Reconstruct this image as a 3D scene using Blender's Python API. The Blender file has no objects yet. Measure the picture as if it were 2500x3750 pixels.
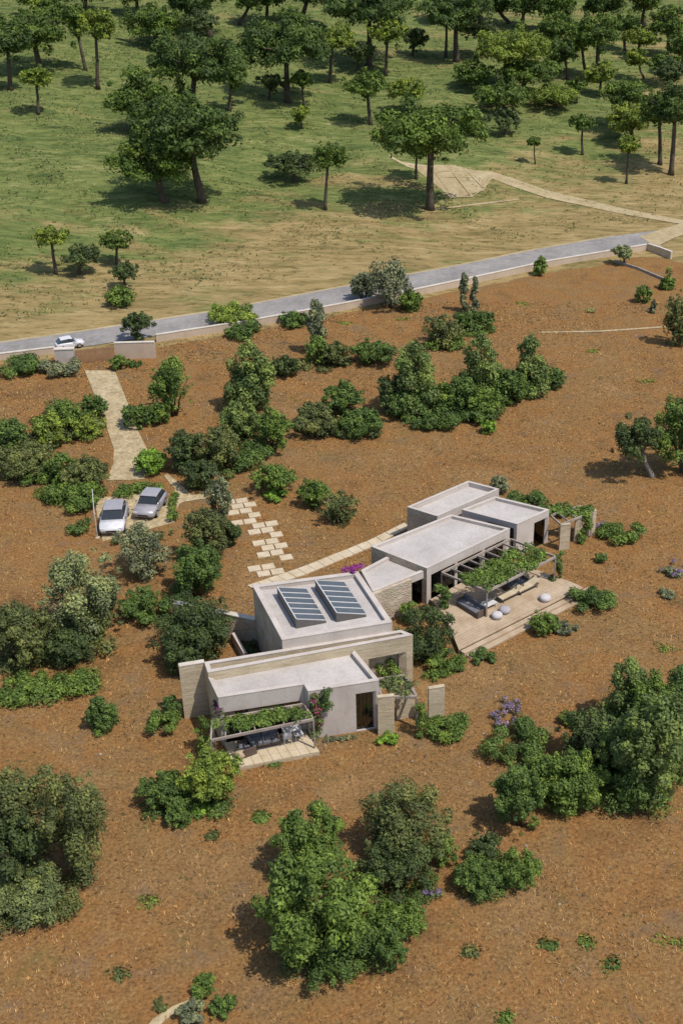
import bpy, math, random
import numpy as np
from mathutils import Vector

sc = bpy.context.scene
COL = sc.collection
R_ = math.radians

# ------------------------------------------------------------------ camera
YH, YN, PX = -600.0, 10000.0, 1500.0            # horizon, nadir, principal column (photo pixels)
FP = math.sqrt((1875 - YH) * (YN - 1875))       # focal length in photo pixels
PIT = math.atan((1875 - YH) / FP)
CAMH = math.cos(PIT) * (1890 - YH) / 46.4
cam_d = bpy.data.cameras.new('camera')
cam = bpy.data.objects.new('camera', cam_d)
COL.objects.link(cam)
cam.location = (0, 0, CAMH)
cam.rotation_euler = (math.pi / 2 - PIT, 0, 0)
cam_d.sensor_fit = 'VERTICAL'
cam_d.sensor_height = 36.0
cam_d.lens = 36.0 * FP / 3750
cam_d.shift_x = (1250 - PX) / 3750
cam_d.clip_start = 0.5
cam_d.clip_end = 5000
sc.camera = cam

# ------------------------------------------------------------------ world, sun, exposure
SUN_EL = R_(60)
SUN_TO = Vector((0.83 * math.cos(SUN_EL), -0.558 * math.cos(SUN_EL), math.sin(SUN_EL))).normalized()
world = bpy.data.worlds.new('World')
sc.world = world
world.use_nodes = True
wn = world.node_tree
wn.nodes.clear()
sky = wn.nodes.new('ShaderNodeTexSky')
sky.sky_type = 'NISHITA'
sky.sun_disc = False
sky.sun_elevation = SUN_EL
sky.sun_rotation = math.atan2(SUN_TO.x, SUN_TO.y)
bg = wn.nodes.new('ShaderNodeBackground')
bg.inputs['Strength'].default_value = 0.14
wo = wn.nodes.new('ShaderNodeOutputWorld')
wn.links.new(sky.outputs[0], bg.inputs[0])
wn.links.new(bg.outputs[0], wo.inputs[0])
sd = bpy.data.lights.new('sun', 'SUN')
sd.energy = 3.7
sd.angle = R_(0.5)
sd.color = (1.0, 0.95, 0.88)
sun = bpy.data.objects.new('sun', sd)
COL.objects.link(sun)
sun.rotation_euler = (-SUN_TO).to_track_quat('-Z', 'Y').to_euler()
sun.location = (60, -30, 80)
sc.view_settings.view_transform = 'Standard'
sc.view_settings.look = 'None'
sc.view_settings.gamma = 1.0
sc.view_settings.use_curve_mapping = False
sc.view_settings.exposure = 0.15

# ------------------------------------------------------------------ geometry helpers
rng = np.random.default_rng(7)
random.seed(7)


def ray(px, py):
    u = (px - PX) / FP
    v = (py - 1875) / FP
    return np.array([u, math.cos(PIT) - v * math.sin(PIT), -math.sin(PIT) - v * math.cos(PIT)])


def at(px, py, z=0.0):
    d = ray(px, py)
    t = (z - CAMH) / d[2]
    return np.array([0, 0, CAMH]) + d * t


ROAD0 = at(8, 1280)
ROAD1 = at(2007, 950)


def yroad(x):
    return ROAD0[1] + (x - ROAD0[0]) * (ROAD1[1] - ROAD0[1]) / (ROAD1[0] - ROAD0[0])


def hgt(x, y):
    x = np.asarray(x, float)
    y = np.asarray(y, float)
    d = y - yroad(np.clip(x, -60, 45)) - 14.0
    sp = 9.0 * np.log1p(np.exp(np.clip(d / 9.0, -30, 30)))
    sp = np.where(d > 200, d, sp)
    rise = np.where(sp < 260, 0.115 * sp, 0.115 * 260 + 0.02 * (sp - 260))
    k = np.clip(sp / 25.0, 0, 1)
    und = 0.55 * np.sin(x * 0.13 + y * 0.05 + 1.0) * np.sin(y * 0.09 - x * 0.03) \
        + 0.30 * np.sin(x * 0.31 + 2 + 0.12 * y) * np.sin(y * 0.22 + 0.4) + 0.12 * np.sin(x * 0.7 + y * .5)
    return rise + k * und


def G(px, py):
    """ground point seen at a photo pixel"""
    d = ray(px, py)
    o = np.array([0, 0, CAMH])
    t0 = CAMH / -d[2] * 0.35
    t1 = CAMH / max(-d[2], 0.02)
    ts = np.linspace(t0, t1 * 1.02 + 1, 400)
    P = o[None] + d[None] * ts[:, None]
    below = P[:, 2] <= hgt(P[:, 0], P[:, 1])
    i = int(np.argmax(below))
    a, b = ts[max(i - 1, 0)], ts[i]
    for _ in range(30):
        m = (a + b) / 2
        p = o + d * m
        if p[2] <= hgt(p[0], p[1]):
            b = m
        else:
            a = m
    p = o + d * b
    return np.array([p[0], p[1], float(hgt(p[0], p[1]))])


def atY(px, py, Y):
    d = ray(px, py)
    return np.array([0, 0, CAMH]) + d * (Y / d[1])


def pscale(P):
    zc = P[1] * math.cos(PIT) - (P[2] - CAMH) * math.sin(PIT)
    return FP / zc


class MB:
    def __init__(self):
        self.v = []
        self.f = []

    def poly_prism(self, pts, z0, z1):
        n = len(pts)
        b = len(self.v)
        for p in pts:
            self.v.append((p[0], p[1], z0))
        for p in pts:
            self.v.append((p[0], p[1], z1))
        self.f.append(tuple(b + i for i in reversed(range(n))))
        self.f.append(tuple(b + n + i for i in range(n)))
        for i in range(n):
            j = (i + 1) % n
            self.f.append((b + i, b + j, b + n + j, b + n + i))
        return self

    def hexa(self, lo, hi):
        """lo, hi: four 3D points each"""
        b = len(self.v)
        self.v += [tuple(p) for p in lo] + [tuple(p) for p in hi]
        self.f += [(b + 3, b + 2, b + 1, b), (b + 4, b + 5, b + 6, b + 7)]
        for i in range(4):
            j = (i + 1) % 4
            self.f.append((b + i, b + j, b + 4 + j, b + 4 + i))
        return self

    def box(self, c, s, ax=None):
        """box centred at c, size s, x axis along ax (2D dir)"""
        ux, uy = (1.0, 0.0) if ax is None else (ax[0], ax[1])
        pts = []
        for sx, sy in ((-1, -1), (1, -1), (1, 1), (-1, 1)):
            dx, dy = sx * s[0] / 2, sy * s[1] / 2
            pts.append((c[0] + dx * ux - dy * uy, c[1] + dx * uy + dy * ux))
        return self.poly_prism(pts, c[2] - s[2] / 2, c[2] + s[2] / 2)

    def beam(self, p, q, w, h):
        """bar from p to q (top line of the bar at p.z), width w, height h"""
        p = np.array(p, float)
        q = np.array(q, float)
        d = q - p
        n = np.array([-d[1], d[0], 0])
        n /= np.linalg.norm(n)
        lo = [p - n * w / 2 - [0, 0, h], q - n * w / 2 - [0, 0, h], q + n * w / 2 - [0, 0, h], p + n * w / 2 - [0, 0, h]]
        hi = [x + [0, 0, h] for x in lo]
        return self.hexa(lo, hi)

    def tube(self, pts, rad, n=7):
        b = len(self.v)
        pts = [np.array(p, float) for p in pts]
        k = len(pts)
        for i, p in enumerate(pts):
            t = pts[min(i + 1, k - 1)] - pts[max(i - 1, 0)]
            t = t / (np.linalg.norm(t) + 1e-9)
            a = np.cross(t, [0.31, 0.95, 0.1])
            a /= np.linalg.norm(a) + 1e-9
            c = np.cross(t, a)
            for j in range(n):
                an = 2 * math.pi * j / n
                self.v.append(tuple(p + rad[i] * (math.cos(an) * a + math.sin(an) * c)))
        for i in range(k - 1):
            for j in range(n):
                j2 = (j + 1) % n
                self.f.append((b + i * n + j, b + i * n + j2, b + (i + 1) * n + j2, b + (i + 1) * n + j))
        self.f.append(tuple(b + j for j in reversed(range(n))))
        self.f.append(tuple(b + (k - 1) * n + j for j in range(n)))
        return self

    def lathe(self, c, prof, n=14):
        """prof: list of (r, z) from bottom to top"""
        b = len(self.v)
        for r, z in prof:
            for j in range(n):
                an = 2 * math.pi * j / n
                self.v.append((c[0] + r * math.cos(an), c[1] + r * math.sin(an), c[2] + z))
        for i in range(len(prof) - 1):
            for j in range(n):
                j2 = (j + 1) % n
                self.f.append((b + i * n + j, b + i * n + j2, b + (i + 1) * n + j2, b + (i + 1) * n + j))
        self.f.append(tuple(b + j for j in reversed(range(n))))
        self.f.append(tuple(b + (len(prof) - 1) * n + j for j in range(n)))
        return self

    def loft(self, secs):
        b = len(self.v)
        n = len(secs[0])
        for s in secs:
            self.v += [tuple(p) for p in s]
        for i in range(len(secs) - 1):
            for j in range(n):
                j2 = (j + 1) % n
                self.f.append((b + i * n + j, b + i * n + j2, b + (i + 1) * n + j2, b + (i + 1) * n + j))
        self.f.append(tuple(b + j for j in reversed(range(n))))
        self.f.append(tuple(b + (len(secs) - 1) * n + j for j in range(n)))
        return self

    def mesh(self, name, mat, smooth=False):
        me = bpy.data.meshes.new(name)
        me.from_pydata([tuple(map(float, v)) for v in self.v], [], self.f)
        if mat:
            me.materials.append(mat)
        if smooth:
            for p in me.polygons:
                p.use_smooth = True
        me.update()
        return me

    def build(self, name, mat, parent=None, smooth=False, bevel=0.0):
        o = bpy.data.objects.new(name, self.mesh(name, mat, smooth))
        COL.objects.link(o)
        if parent is not None:
            o.parent = parent
            o.matrix_parent_inverse = parent.matrix_basis.inverted()
        if bevel:
            m = o.modifiers.new('bevel', 'BEVEL')
            m.width = bevel
            m.segments = 2
            m.limit_method = 'ANGLE'
        return o


def tag(o, label=None, cat=None, group=None, kind=None):
    if label:
        o['label'] = label
    if cat:
        o['category'] = cat
    if group:
        o['group'] = group
    if kind:
        o['kind'] = kind
    return o


def empty(name, loc, label, cat, group=None):
    o = bpy.data.objects.new(name, None)
    COL.objects.link(o)
    o.empty_display_size = 0.2
    o.location = tuple(map(float, loc))
    return tag(o, label, cat, group)


# ------------------------------------------------------------------ materials
def ramp(nt, fac, stops):
    r = nt.nodes.new('ShaderNodeValToRGB')
    el = r.color_ramp.elements
    while len(el) < len(stops):
        el.new(0.5)
    for e, (p, c) in zip(el, stops):
        e.position = p
        e.color = (*c, 1)
    nt.links.new(fac, r.inputs[0])
    return r.outputs[0]


def noise(nt, vec, scale, detail=4, rough=0.55, dist=0.0):
    n = nt.nodes.new('ShaderNodeTexNoise')
    n.inputs['Scale'].default_value = scale
    n.inputs['Detail'].default_value = detail
    n.inputs['Roughness'].default_value = rough
    n.inputs['Distortion'].default_value = dist
    nt.links.new(vec, n.inputs['Vector'])
    return n.outputs['Fac']


def mixc(nt, fac, a, b, mode='MIX'):
    m = nt.nodes.new('ShaderNodeMix')
    m.data_type = 'RGBA'
    m.blend_type = mode
    for sock, v in ((m.inputs[0], fac), (m.inputs[6], a), (m.inputs[7], b)):
        if hasattr(v, 'is_output'):
            nt.links.new(v, sock)
        elif isinstance(v, (int, float)):
            sock.default_value = v
        else:
            sock.default_value = (*v, 1)
    return m.outputs[2]


def math_(nt, op, a, b=None, c=None, clamp=False):
    m = nt.nodes.new('ShaderNodeMath')
    m.operation = op
    m.use_clamp = clamp
    for i, v in enumerate((a, b, c)):
        if v is None:
            continue
        if hasattr(v, 'is_output'):
            nt.links.new(v, m.inputs[i])
        else:
            m.inputs[i].default_value = v
    return m.outputs[0]


def mapping(nt, vec, scale):
    m = nt.nodes.new('ShaderNodeMapping')
    m.inputs['Scale'].default_value = scale
    nt.links.new(vec, m.inputs['Vector'])
    return m.outputs[0]


def newmat(name):
    m = bpy.data.materials.new(name)
    m.use_nodes = True
    nt = m.node_tree
    b = nt.nodes['Principled BSDF']
    g = nt.nodes.new('ShaderNodeNewGeometry')
    return m, nt, b, g.outputs['Position']


def bump(nt, b, h, strength, dist):
    bp = nt.nodes.new('ShaderNodeBump')
    bp.inputs['Strength'].default_value = strength
    bp.inputs['Distance'].default_value = dist
    nt.links.new(h, bp.inputs['Height'])
    nt.links.new(bp.outputs[0], b.inputs['Normal'])


def surf(name, c1, c2, scale=1.2, rough=0.85, fine=14, bstr=0.3, bdist=0.02, stain=None):
    m, nt, b, pos = newmat(name)
    n1 = noise(nt, pos, scale, 5)
    col = ramp(nt, n1, [(0.3, c1), (0.7, c2)])
    n2 = noise(nt, pos, fine, 3)
    col = mixc(nt, 0.35, col, ramp(nt, n2, [(0.3, (0.55, 0.55, 0.55)), (0.7, (1.1, 1.1, 1.1))]), 'MULTIPLY')
    if stain:
        n3 = noise(nt, mapping(nt, pos, (0.7, 0.7, 0.25)), 1.7, 6, 0.65)
        col = mixc(nt, ramp(nt, n3, [(0.52, (0, 0, 0)), (0.75, (0.6, 0.6, 0.6))]), col, stain)
    nt.links.new(col, b.inputs['Base Color'])
    b.inputs['Roughness'].default_value = rough
    b.inputs['Specular IOR Level'].default_value = 0.25
    bump(nt, b, n2, bstr, bdist)
    return m


M_plaster = surf('white_plaster', (0.47, 0.405, 0.35), (0.56, 0.495, 0.44), 0.8, bstr=.45, stain=(0.36, 0.30, 0.25))
M_roof = surf('roof_render', (0.41, 0.37, 0.335), (0.53, 0.485, 0.445), 0.45, fine=7, bstr=.5, stain=(0.34, 0.30, 0.27))
def coursed(name, c1, c2):
    m, nt, b, pos = newmat(name)
    n1 = noise(nt, pos, 0.8, 5, 0.6)
    col = ramp(nt, n1, [(0.3, c1), (0.7, c2)])
    n2 = noise(nt, mapping(nt, pos, (0.55, 0.55, 4.2)), 1.6, 6, 0.7)
    col = mixc(nt, 0.6, col, ramp(nt, n2, [(0.32, (0.62, 0.58, 0.52)), (0.55, (1, 1, 1)), (0.72, (1.2, 1.18, 1.1))]), 'MULTIPLY')
    n3 = noise(nt, pos, 11, 4, 0.7)
    col = mixc(nt, 0.4, col, ramp(nt, n3, [(0.3, (0.6, 0.58, 0.55)), (0.65, (1.1, 1.1, 1.1))]), 'MULTIPLY')
    nt.links.new(col, b.inputs['Base Color'])
    b.inputs['Roughness'].default_value = 0.95
    b.inputs['Specular IOR Level'].default_value = 0.15
    bump(nt, b, math_(nt, 'ADD', n2, n3), 0.6, 0.05)
    return m


M_beige = coursed('beige_limestone', (0.47, 0.38, 0.255), (0.57, 0.475, 0.335))
M_cap = surf('stone_coping', (0.50, 0.43, 0.34), (0.62, 0.56, 0.48), 1.5)
M_road = surf('asphalt', (0.215, 0.198, 0.185), (0.31, 0.285, 0.265), 0.3, 0.95, 1.8, 1.0, .15, stain=(0.35, 0.30, 0.24))
M_cream = surf('cream_wall', (0.46, 0.36, 0.26), (0.56, 0.44, 0.33), 0.5, stain=(0.40, 0.27, 0.18))
M_pave = surf('pale_paving', (0.48, 0.38, 0.24), (0.60, 0.50, 0.36), 1.5)
M_track = surf('dirt_track', (0.33, 0.25, 0.125), (0.46, 0.365, 0.22), 0.35, 0.95, 1.6, .5, .05, stain=(0.22, 0.19, 0.075))
M_wood = surf('weathered_teak', (0.37, 0.265, 0.165), (0.50, 0.39, 0.27), 1.1, 0.8, 9)
M_darkwood = surf('dark_stained_wood', (0.09, 0.06, 0.045), (0.15, 0.11, 0.085), 1.3, 0.7)
M_gate = surf('brown_gate_boards', (0.27, 0.15, 0.075), (0.35, 0.205, 0.11), 0.9)
M_bark = surf('bark', (0.055, 0.04, 0.028), (0.11, 0.085, 0.06), 2.0, 0.95, 8, 0.8, 0.05)
M_bark_grey = surf('grey_bark', (0.16, 0.14, 0.12), (0.27, 0.24, 0.21), 2.0, 0.95, 8, 0.8, 0.05)
M_metal = surf('white_metal', (0.55, 0.53, 0.51), (0.62, 0.60, 0.58), 2.0, 0.5, 10, 0.1)
M_cushion = surf('grey_cushion', (0.13, 0.13, 0.145), (0.19, 0.19, 0.2), 3, 0.95)
M_pouf = surf('pale_pouf_fabric', (0.48, 0.44, 0.44), (0.58, 0.54, 0.53), 4, 0.95)
M_soilbed = surf('dark_soil', (0.04, 0.03, 0.02), (0.08, 0.055, 0.03), 1.5, 1.0)
M_rubber = surf('tyre_rubber', (0.015, 0.015, 0.015), (0.025, 0.025, 0.025), 5, 0.9)
M_perg = surf('weathered_pergola_wood', (0.27, 0.215, 0.17), (0.38, 0.32, 0.27), 1.5)
M_rock = surf('grey_rock', (0.24, 0.20, 0.16), (0.38, 0.33, 0.27), 2, 0.95)


def stone_mat():
    m, nt, b, pos = newmat('dry_stone')
    v = nt.nodes.new('ShaderNodeTexVoronoi')
    v.inputs['Scale'].default_value = 3.2
    nt.links.new(mapping(nt, pos, (1, 1, 1.7)), v.inputs['Vector'])
    c = ramp(nt, noise(nt, pos, 1.0), [(0.3, (0.36, 0.28, 0.18)), (0.7, (0.50, 0.41, 0.29))])
    col = mixc(nt, 0.55, c, v.outputs['Color'], 'OVERLAY')
    h = nt.nodes.new('ShaderNodeHueSaturation')
    h.inputs['Saturation'].default_value = 0.55
    nt.links.new(col, h.inputs['Color'])
    col = mixc(nt, 0.22, c, h.outputs[0])
    v2 = nt.nodes.new('ShaderNodeTexVoronoi')
    v2.feature = 'DISTANCE_TO_EDGE'
    v2.inputs['Scale'].default_value = 3.2
    nt.links.new(mapping(nt, pos, (1, 1, 1.7)), v2.inputs['Vector'])
    nt.links.new(col, b.inputs['Base Color'])
    b.inputs['Roughness'].default_value = 0.95
    e = math_(nt, 'MULTIPLY', v2.outputs['Distance'], 5.0, clamp=True)
    bump(nt, b, e, 0.6, 0.05)
    return m


M_stone = stone_mat()


def simple(name, col, rough=0.5, metal=0.0, trans=0.0):
    m, nt, b, pos = newmat(name)
    n = noise(nt, pos, 3.0)
    nt.links.new(mixc(nt, 0.25, col, ramp(nt, n, [(0.3, tuple(c * 0.6 for c in col)), (0.7, tuple(min(1, c * 1.25) for c in col))])),
                 b.inputs['Base Color'])
    b.inputs['Roughness'].default_value = rough
    b.inputs['Metallic'].default_value = metal
    b.inputs['Transmission Weight'].default_value = trans
    return m


def glass_mat():
    m, nt, b, pos = newmat('window_glass')
    tr = nt.nodes.new('ShaderNodeBsdfTransparent')
    tr.inputs[0].default_value = (0.62, 0.65, 0.66, 1)
    gl = nt.nodes.new('ShaderNodeBsdfGlossy')
    gl.inputs['Roughness'].default_value = 0.03
    gl.inputs['Color'].default_value = (0.9, 0.9, 0.9, 1)
    lw_ = nt.nodes.new('ShaderNodeFresnel')
    lw_.inputs['IOR'].default_value = 1.5
    mx = nt.nodes.new('ShaderNodeMixShader')
    nt.links.new(lw_.outputs[0], mx.inputs[0])
    nt.links.new(tr.outputs[0], mx.inputs[1])
    nt.links.new(gl.outputs[0], mx.inputs[2])
    nt.links.new(mx.outputs[0], nt.nodes['Material Output'].inputs['Surface'])
    return m


M_glass = glass_mat()
M_carglass = simple('car_glass', (0.035, 0.04, 0.045), 0.08)
M_panel = simple('tilted_roof_glass', (0.085, 0.095, 0.10), 0.25)
M_paint_white = simple('white_car_paint', (0.62, 0.60, 0.60), 0.28)  # road car's own white; also the painted bonnet reflection on the grey car
M_paint_silver = simple('lilac_grey_car_paint', (0.36, 0.335, 0.345), 0.3, 0.15)
M_chrome = simple('bright_rim', (0.5, 0.5, 0.5), 0.35, 0.7)
M_lamp = simple('headlight_lens', (0.6, 0.6, 0.6), 0.1)
M_red = simple('tail_light_lens', (0.35, 0.02, 0.02), 0.2)
M_black = simple('black_trim', (0.02, 0.02, 0.022), 0.5)
M_curtain = surf('linen_curtain', (0.40, 0.36, 0.30), (0.5, 0.46, 0.4), 3, 0.95)


def soil_mat():
    m, nt, b, pos = newmat('dry_red_soil')
    big = noise(nt, pos, 0.13, 6, 0.68, 0.7)
    mid = noise(nt, pos, 0.55, 6, 0.65, 0.4)
    fine = noise(nt, mapping(nt, pos, (1, 1, 1)), 5.5, 5, 0.7)
    c = ramp(nt, big, [(0.32, (0.160, 0.088, 0.036)), (0.46, (0.262, 0.128, 0.043)), (0.56, (0.215, 0.124, 0.050)), (0.68, (0.300, 0.170, 0.072))])
    c = mixc(nt, ramp(nt, mid, [(0.45, (0, 0, 0)), (0.72, (0.62, 0.62, 0.62))]), c, (0.27, 0.165, 0.064))
    c = mixc(nt, ramp(nt, fine, [(0.32, (0.9, 0.9, 0.9)), (0.49, (0, 0, 0))]), c, (0.085, 0.050, 0.026))
    c = mixc(nt, ramp(nt, fine, [(0.55, (0, 0, 0)), (0.70, (0.75, 0.75, 0.75))]), c, (0.40, 0.26, 0.115))
    grn = noise(nt, pos, 0.32, 6, 0.7, 0.6)
    c = mixc(nt, ramp(nt, grn, [(0.56, (0, 0, 0)), (0.78, (0.6, 0.6, 0.6))]), c, (0.13, 0.115, 0.035))
    pur = noise(nt, mapping(nt, pos, (1, 1, 1.3)), 0.43, 4, 0.6)
    c = mixc(nt, ramp(nt, pur, [(0.56, (0, 0, 0)), (0.76, (0.65, 0.65, 0.65))]), c, (0.165, 0.12, 0.085))
    nt.links.new(c, b.inputs['Base Color'])
    b.inputs['Roughness'].default_value = 1.0
    b.inputs['Specular IOR Level'].default_value = 0.05
    hh = math_(nt, 'ADD', fine, mid)
    bump(nt, b, hh, 0.7, 0.16)
    return m


def meadow_mat():
    m, nt, b, pos = newmat('meadow_grass')
    sep = nt.nodes.new('ShaderNodeSeparateXYZ')
    nt.links.new(pos, sep.inputs[0])
    X, Y = sep.outputs[0], sep.outputs[1]
    st = mapping(nt, pos, (0.5, 1.0, 1.0))
    n1 = noise(nt, st, 0.055, 5, 0.6, 0.5)
    n2 = noise(nt, st, 0.22, 6, 0.65, 0.6)
    n3 = noise(nt, mapping(nt, pos, (0.35, 1.0, 1.0)), 1.5, 5, 0.7)
    slope = (ROAD1[1] - ROAD0[1]) / (ROAD1[0] - ROAD0[0])
    d = math_(nt, 'SUBTRACT', Y, math_(nt, 'MULTIPLY_ADD', X, float(slope), float(yroad(0))))
    # green grows away from the road and towards the left, straw by the road and on the right
    g = math_(nt, 'MULTIPLY_ADD', d, 0.022, -0.62)
    g = math_(nt, 'MINIMUM', g, 0.55)
    g = math_(nt, 'SUBTRACT', g, math_(nt, 'MULTIPLY', math_(nt, 'MAXIMUM', math_(nt, 'ADD', X, 4.0), -30.0), 0.0050))
    g = math_(nt, 'ADD', g, math_(nt, 'MULTIPLY_ADD', n1, 2.4, -1.2))
    g = math_(nt, 'ADD', g, math_(nt, 'MULTIPLY_ADD', n2, 3.0, -1.5))
    n4 = noise(nt, mapping(nt, pos, (0.22, 0.8, 1.0)), 0.55, 6, 0.72, 0.8)
    straw = ramp(nt, n4, [(0.30, (0.150, 0.120, 0.045)), (0.45, (0.255, 0.185, 0.078)), (0.58, (0.325, 0.235, 0.105)), (0.75, (0.42, 0.33, 0.18))])
    green = ramp(nt, n4, [(0.30, (0.055, 0.084, 0.026)), (0.46, (0.112, 0.146, 0.042)), (0.60, (0.178, 0.194, 0.062)), (0.75, (0.31, 0.285, 0.125))])
    c = mixc(nt, math_(nt, 'MULTIPLY_ADD', g, 1.5, 0.5, clamp=True), straw, green)
    c = mixc(nt, ramp(nt, n3, [(0.30, (0.85, 0.85, 0.85)), (0.48, (0, 0, 0))]), c, (0.055, 0.055, 0.018))
    c = mixc(nt, ramp(nt, n3, [(0.56, (0, 0, 0)), (0.74, (0.6, 0.6, 0.6))]), c, (0.36, 0.30, 0.15))
    nt.links.new(c, b.inputs['Base Color'])
    b.inputs['Roughness'].default_value = 1.0
    b.inputs['Specular IOR Level'].default_value = 0.05
    bump(nt, b, math_(nt, 'ADD', n3, n4), 0.7, 0.4)
    return m


def gravel_mat():
    m, nt, b, pos = newmat('pale_gravel')
    v = nt.nodes.new('ShaderNodeTexVoronoi')
    v.inputs['Scale'].default_value = 4.5
    nt.links.new(pos, v.inputs['Vector'])
    c = ramp(nt, noise(nt, pos, 0.9, 6, 0.7), [(0.3, (0.32, 0.24, 0.125)), (0.55, (0.43, 0.335, 0.19)), (0.75, (0.54, 0.44, 0.28))])
    s = nt.nodes.new('ShaderNodeSeparateColor')
    nt.links.new(v.outputs['Color'], s.inputs[0])
    c = mixc(nt, 0.5, c, ramp(nt, s.outputs[0], [(0.1, (0.55, 0.55, 0.55)), (0.9, (1.2, 1.2, 1.2))]), 'MULTIPLY')
    c = mixc(nt, ramp(nt, noise(nt, pos, 2.2, 5, 0.7), [(0.55, (0, 0, 0)), (0.75, (0.7, 0.7, 0.7))]), c, (0.17, 0.12, 0.05))
    nt.links.new(c, b.inputs['Base Color'])
    b.inputs['Roughness'].default_value = 1.0
    bump(nt, b, v.outputs['Distance'], 0.5, 0.05)
    return m


def leaf_mat(name='foliage'):
    m, nt, b, pos = newmat(name)
    oi = nt.nodes.new('ShaderNodeObjectInfo')
    at_ = nt.nodes.new('ShaderNodeAttribute')
    at_.attribute_name = 'rnd'
    f = at_.outputs['Fac']
    k = ramp(nt, f, [(0.0, (0.50, 0.52, 0.5)), (0.5, (1.0, 1.0, 1.0)), (1.0, (2.3, 2.0, 1.5))])
    c = mixc(nt, 1.0, oi.outputs['Color'], k, 'MULTIPLY')
    nt.links.new(c, b.inputs['Base Color'])
    b.inputs['Roughness'].default_value = 0.65
    b.inputs['Specular IOR Level'].default_value = 0.3
    t = nt.nodes.new('ShaderNodeBsdfTranslucent')
    nt.links.new(c, t.inputs['Color'])
    mx = nt.nodes.new('ShaderNodeMixShader')
    mx.inputs[0].default_value = 0.16
    nt.links.new(b.outputs[0], mx.inputs[1])
    nt.links.new(t.outputs[0], mx.inputs[2])
    nt.links.new(mx.outputs[0], nt.nodes['Material Output'].inputs['Surface'])
    return m


M_soil = soil_mat()
M_meadow = meadow_mat()
M_gravel = gravel_mat()
M_leaf = leaf_mat()


# ------------------------------------------------------------------ fast array mesh
def array_mesh(name, V, nper, mat, attr=None):
    """V: (n*nper,3) vertices; every face uses nper consecutive vertices"""
    V = np.ascontiguousarray(V, np.float32)
    nv = len(V)
    nf = nv // nper
    me = bpy.data.meshes.new(name)
    me.vertices.add(nv)
    me.vertices.foreach_set('co', V.ravel())
    me.loops.add(nv)
    me.loops.foreach_set('vertex_index', np.arange(nv, dtype=np.int32))
    me.polygons.add(nf)
    me.polygons.foreach_set('loop_start', np.arange(0, nv, nper, dtype=np.int32))
    if attr is not None:
        a = me.attributes.new('rnd', 'FLOAT', 'FACE')
        a.data.foreach_set('value', np.ascontiguousarray(attr, np.float32))
    me.materials.append(mat)
    me.update(calc_edges=True)
    return me


def leaf_cloud(lobes, n, leaf, origin, r, squash=0.5):
    """lobes: (k,5) x,y,z,rh,rv ; returns verts and per-leaf random"""
    lobes = np.asarray(lobes, float)
    w = lobes[:, 3] ** 2 + lobes[:, 3] * lobes[:, 4] * 2
    idx = r.choice(len(lobes), n, p=w / w.sum())
    d = r.normal(size=(n, 3))
    d /= np.linalg.norm(d, axis=1)[:, None]
    flip = (d[:, 2] < -0.15) & (r.random(n) < 0.65)
    d[flip, 2] *= -1
    rad = 1.0 - 0.42 * r.random(n) ** 1.6 + 0.12 * r.normal(size=n) + 0.45 * (r.random(n) < 0.07) * r.random(n)
    L = lobes[idx]
    P = L[:, :3] + d * np.stack([L[:, 3], L[:, 3], L[:, 4]], 1) * rad[:, None]
    nm = d + 0.42 * r.normal(size=(n, 3)) + [0, 0, 0.25]
    nm /= np.linalg.norm(nm, axis=1)[:, None]
    tg = np.cross(nm, r.normal(size=(n, 3)))
    tg /= np.linalg.norm(tg, axis=1)[:, None] + 1e-9
    bt = np.cross(nm, tg)
    s = leaf * (0.55 + 0.9 * r.random(n))[:, None]
    V = np.stack([P - tg * s * .5, P + bt * s * squash * .5 + nm * s * .06, P + tg * s * .5, P - bt * s * squash * .5 + nm * s * .06], 1)
    lr = r.random(len(lobes))
    a = np.clip(0.5 * lr[idx] + 0.5 * r.random(n), 0, 1)
    return V.reshape(-1, 3) - np.asarray(origin)[None], a


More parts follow.
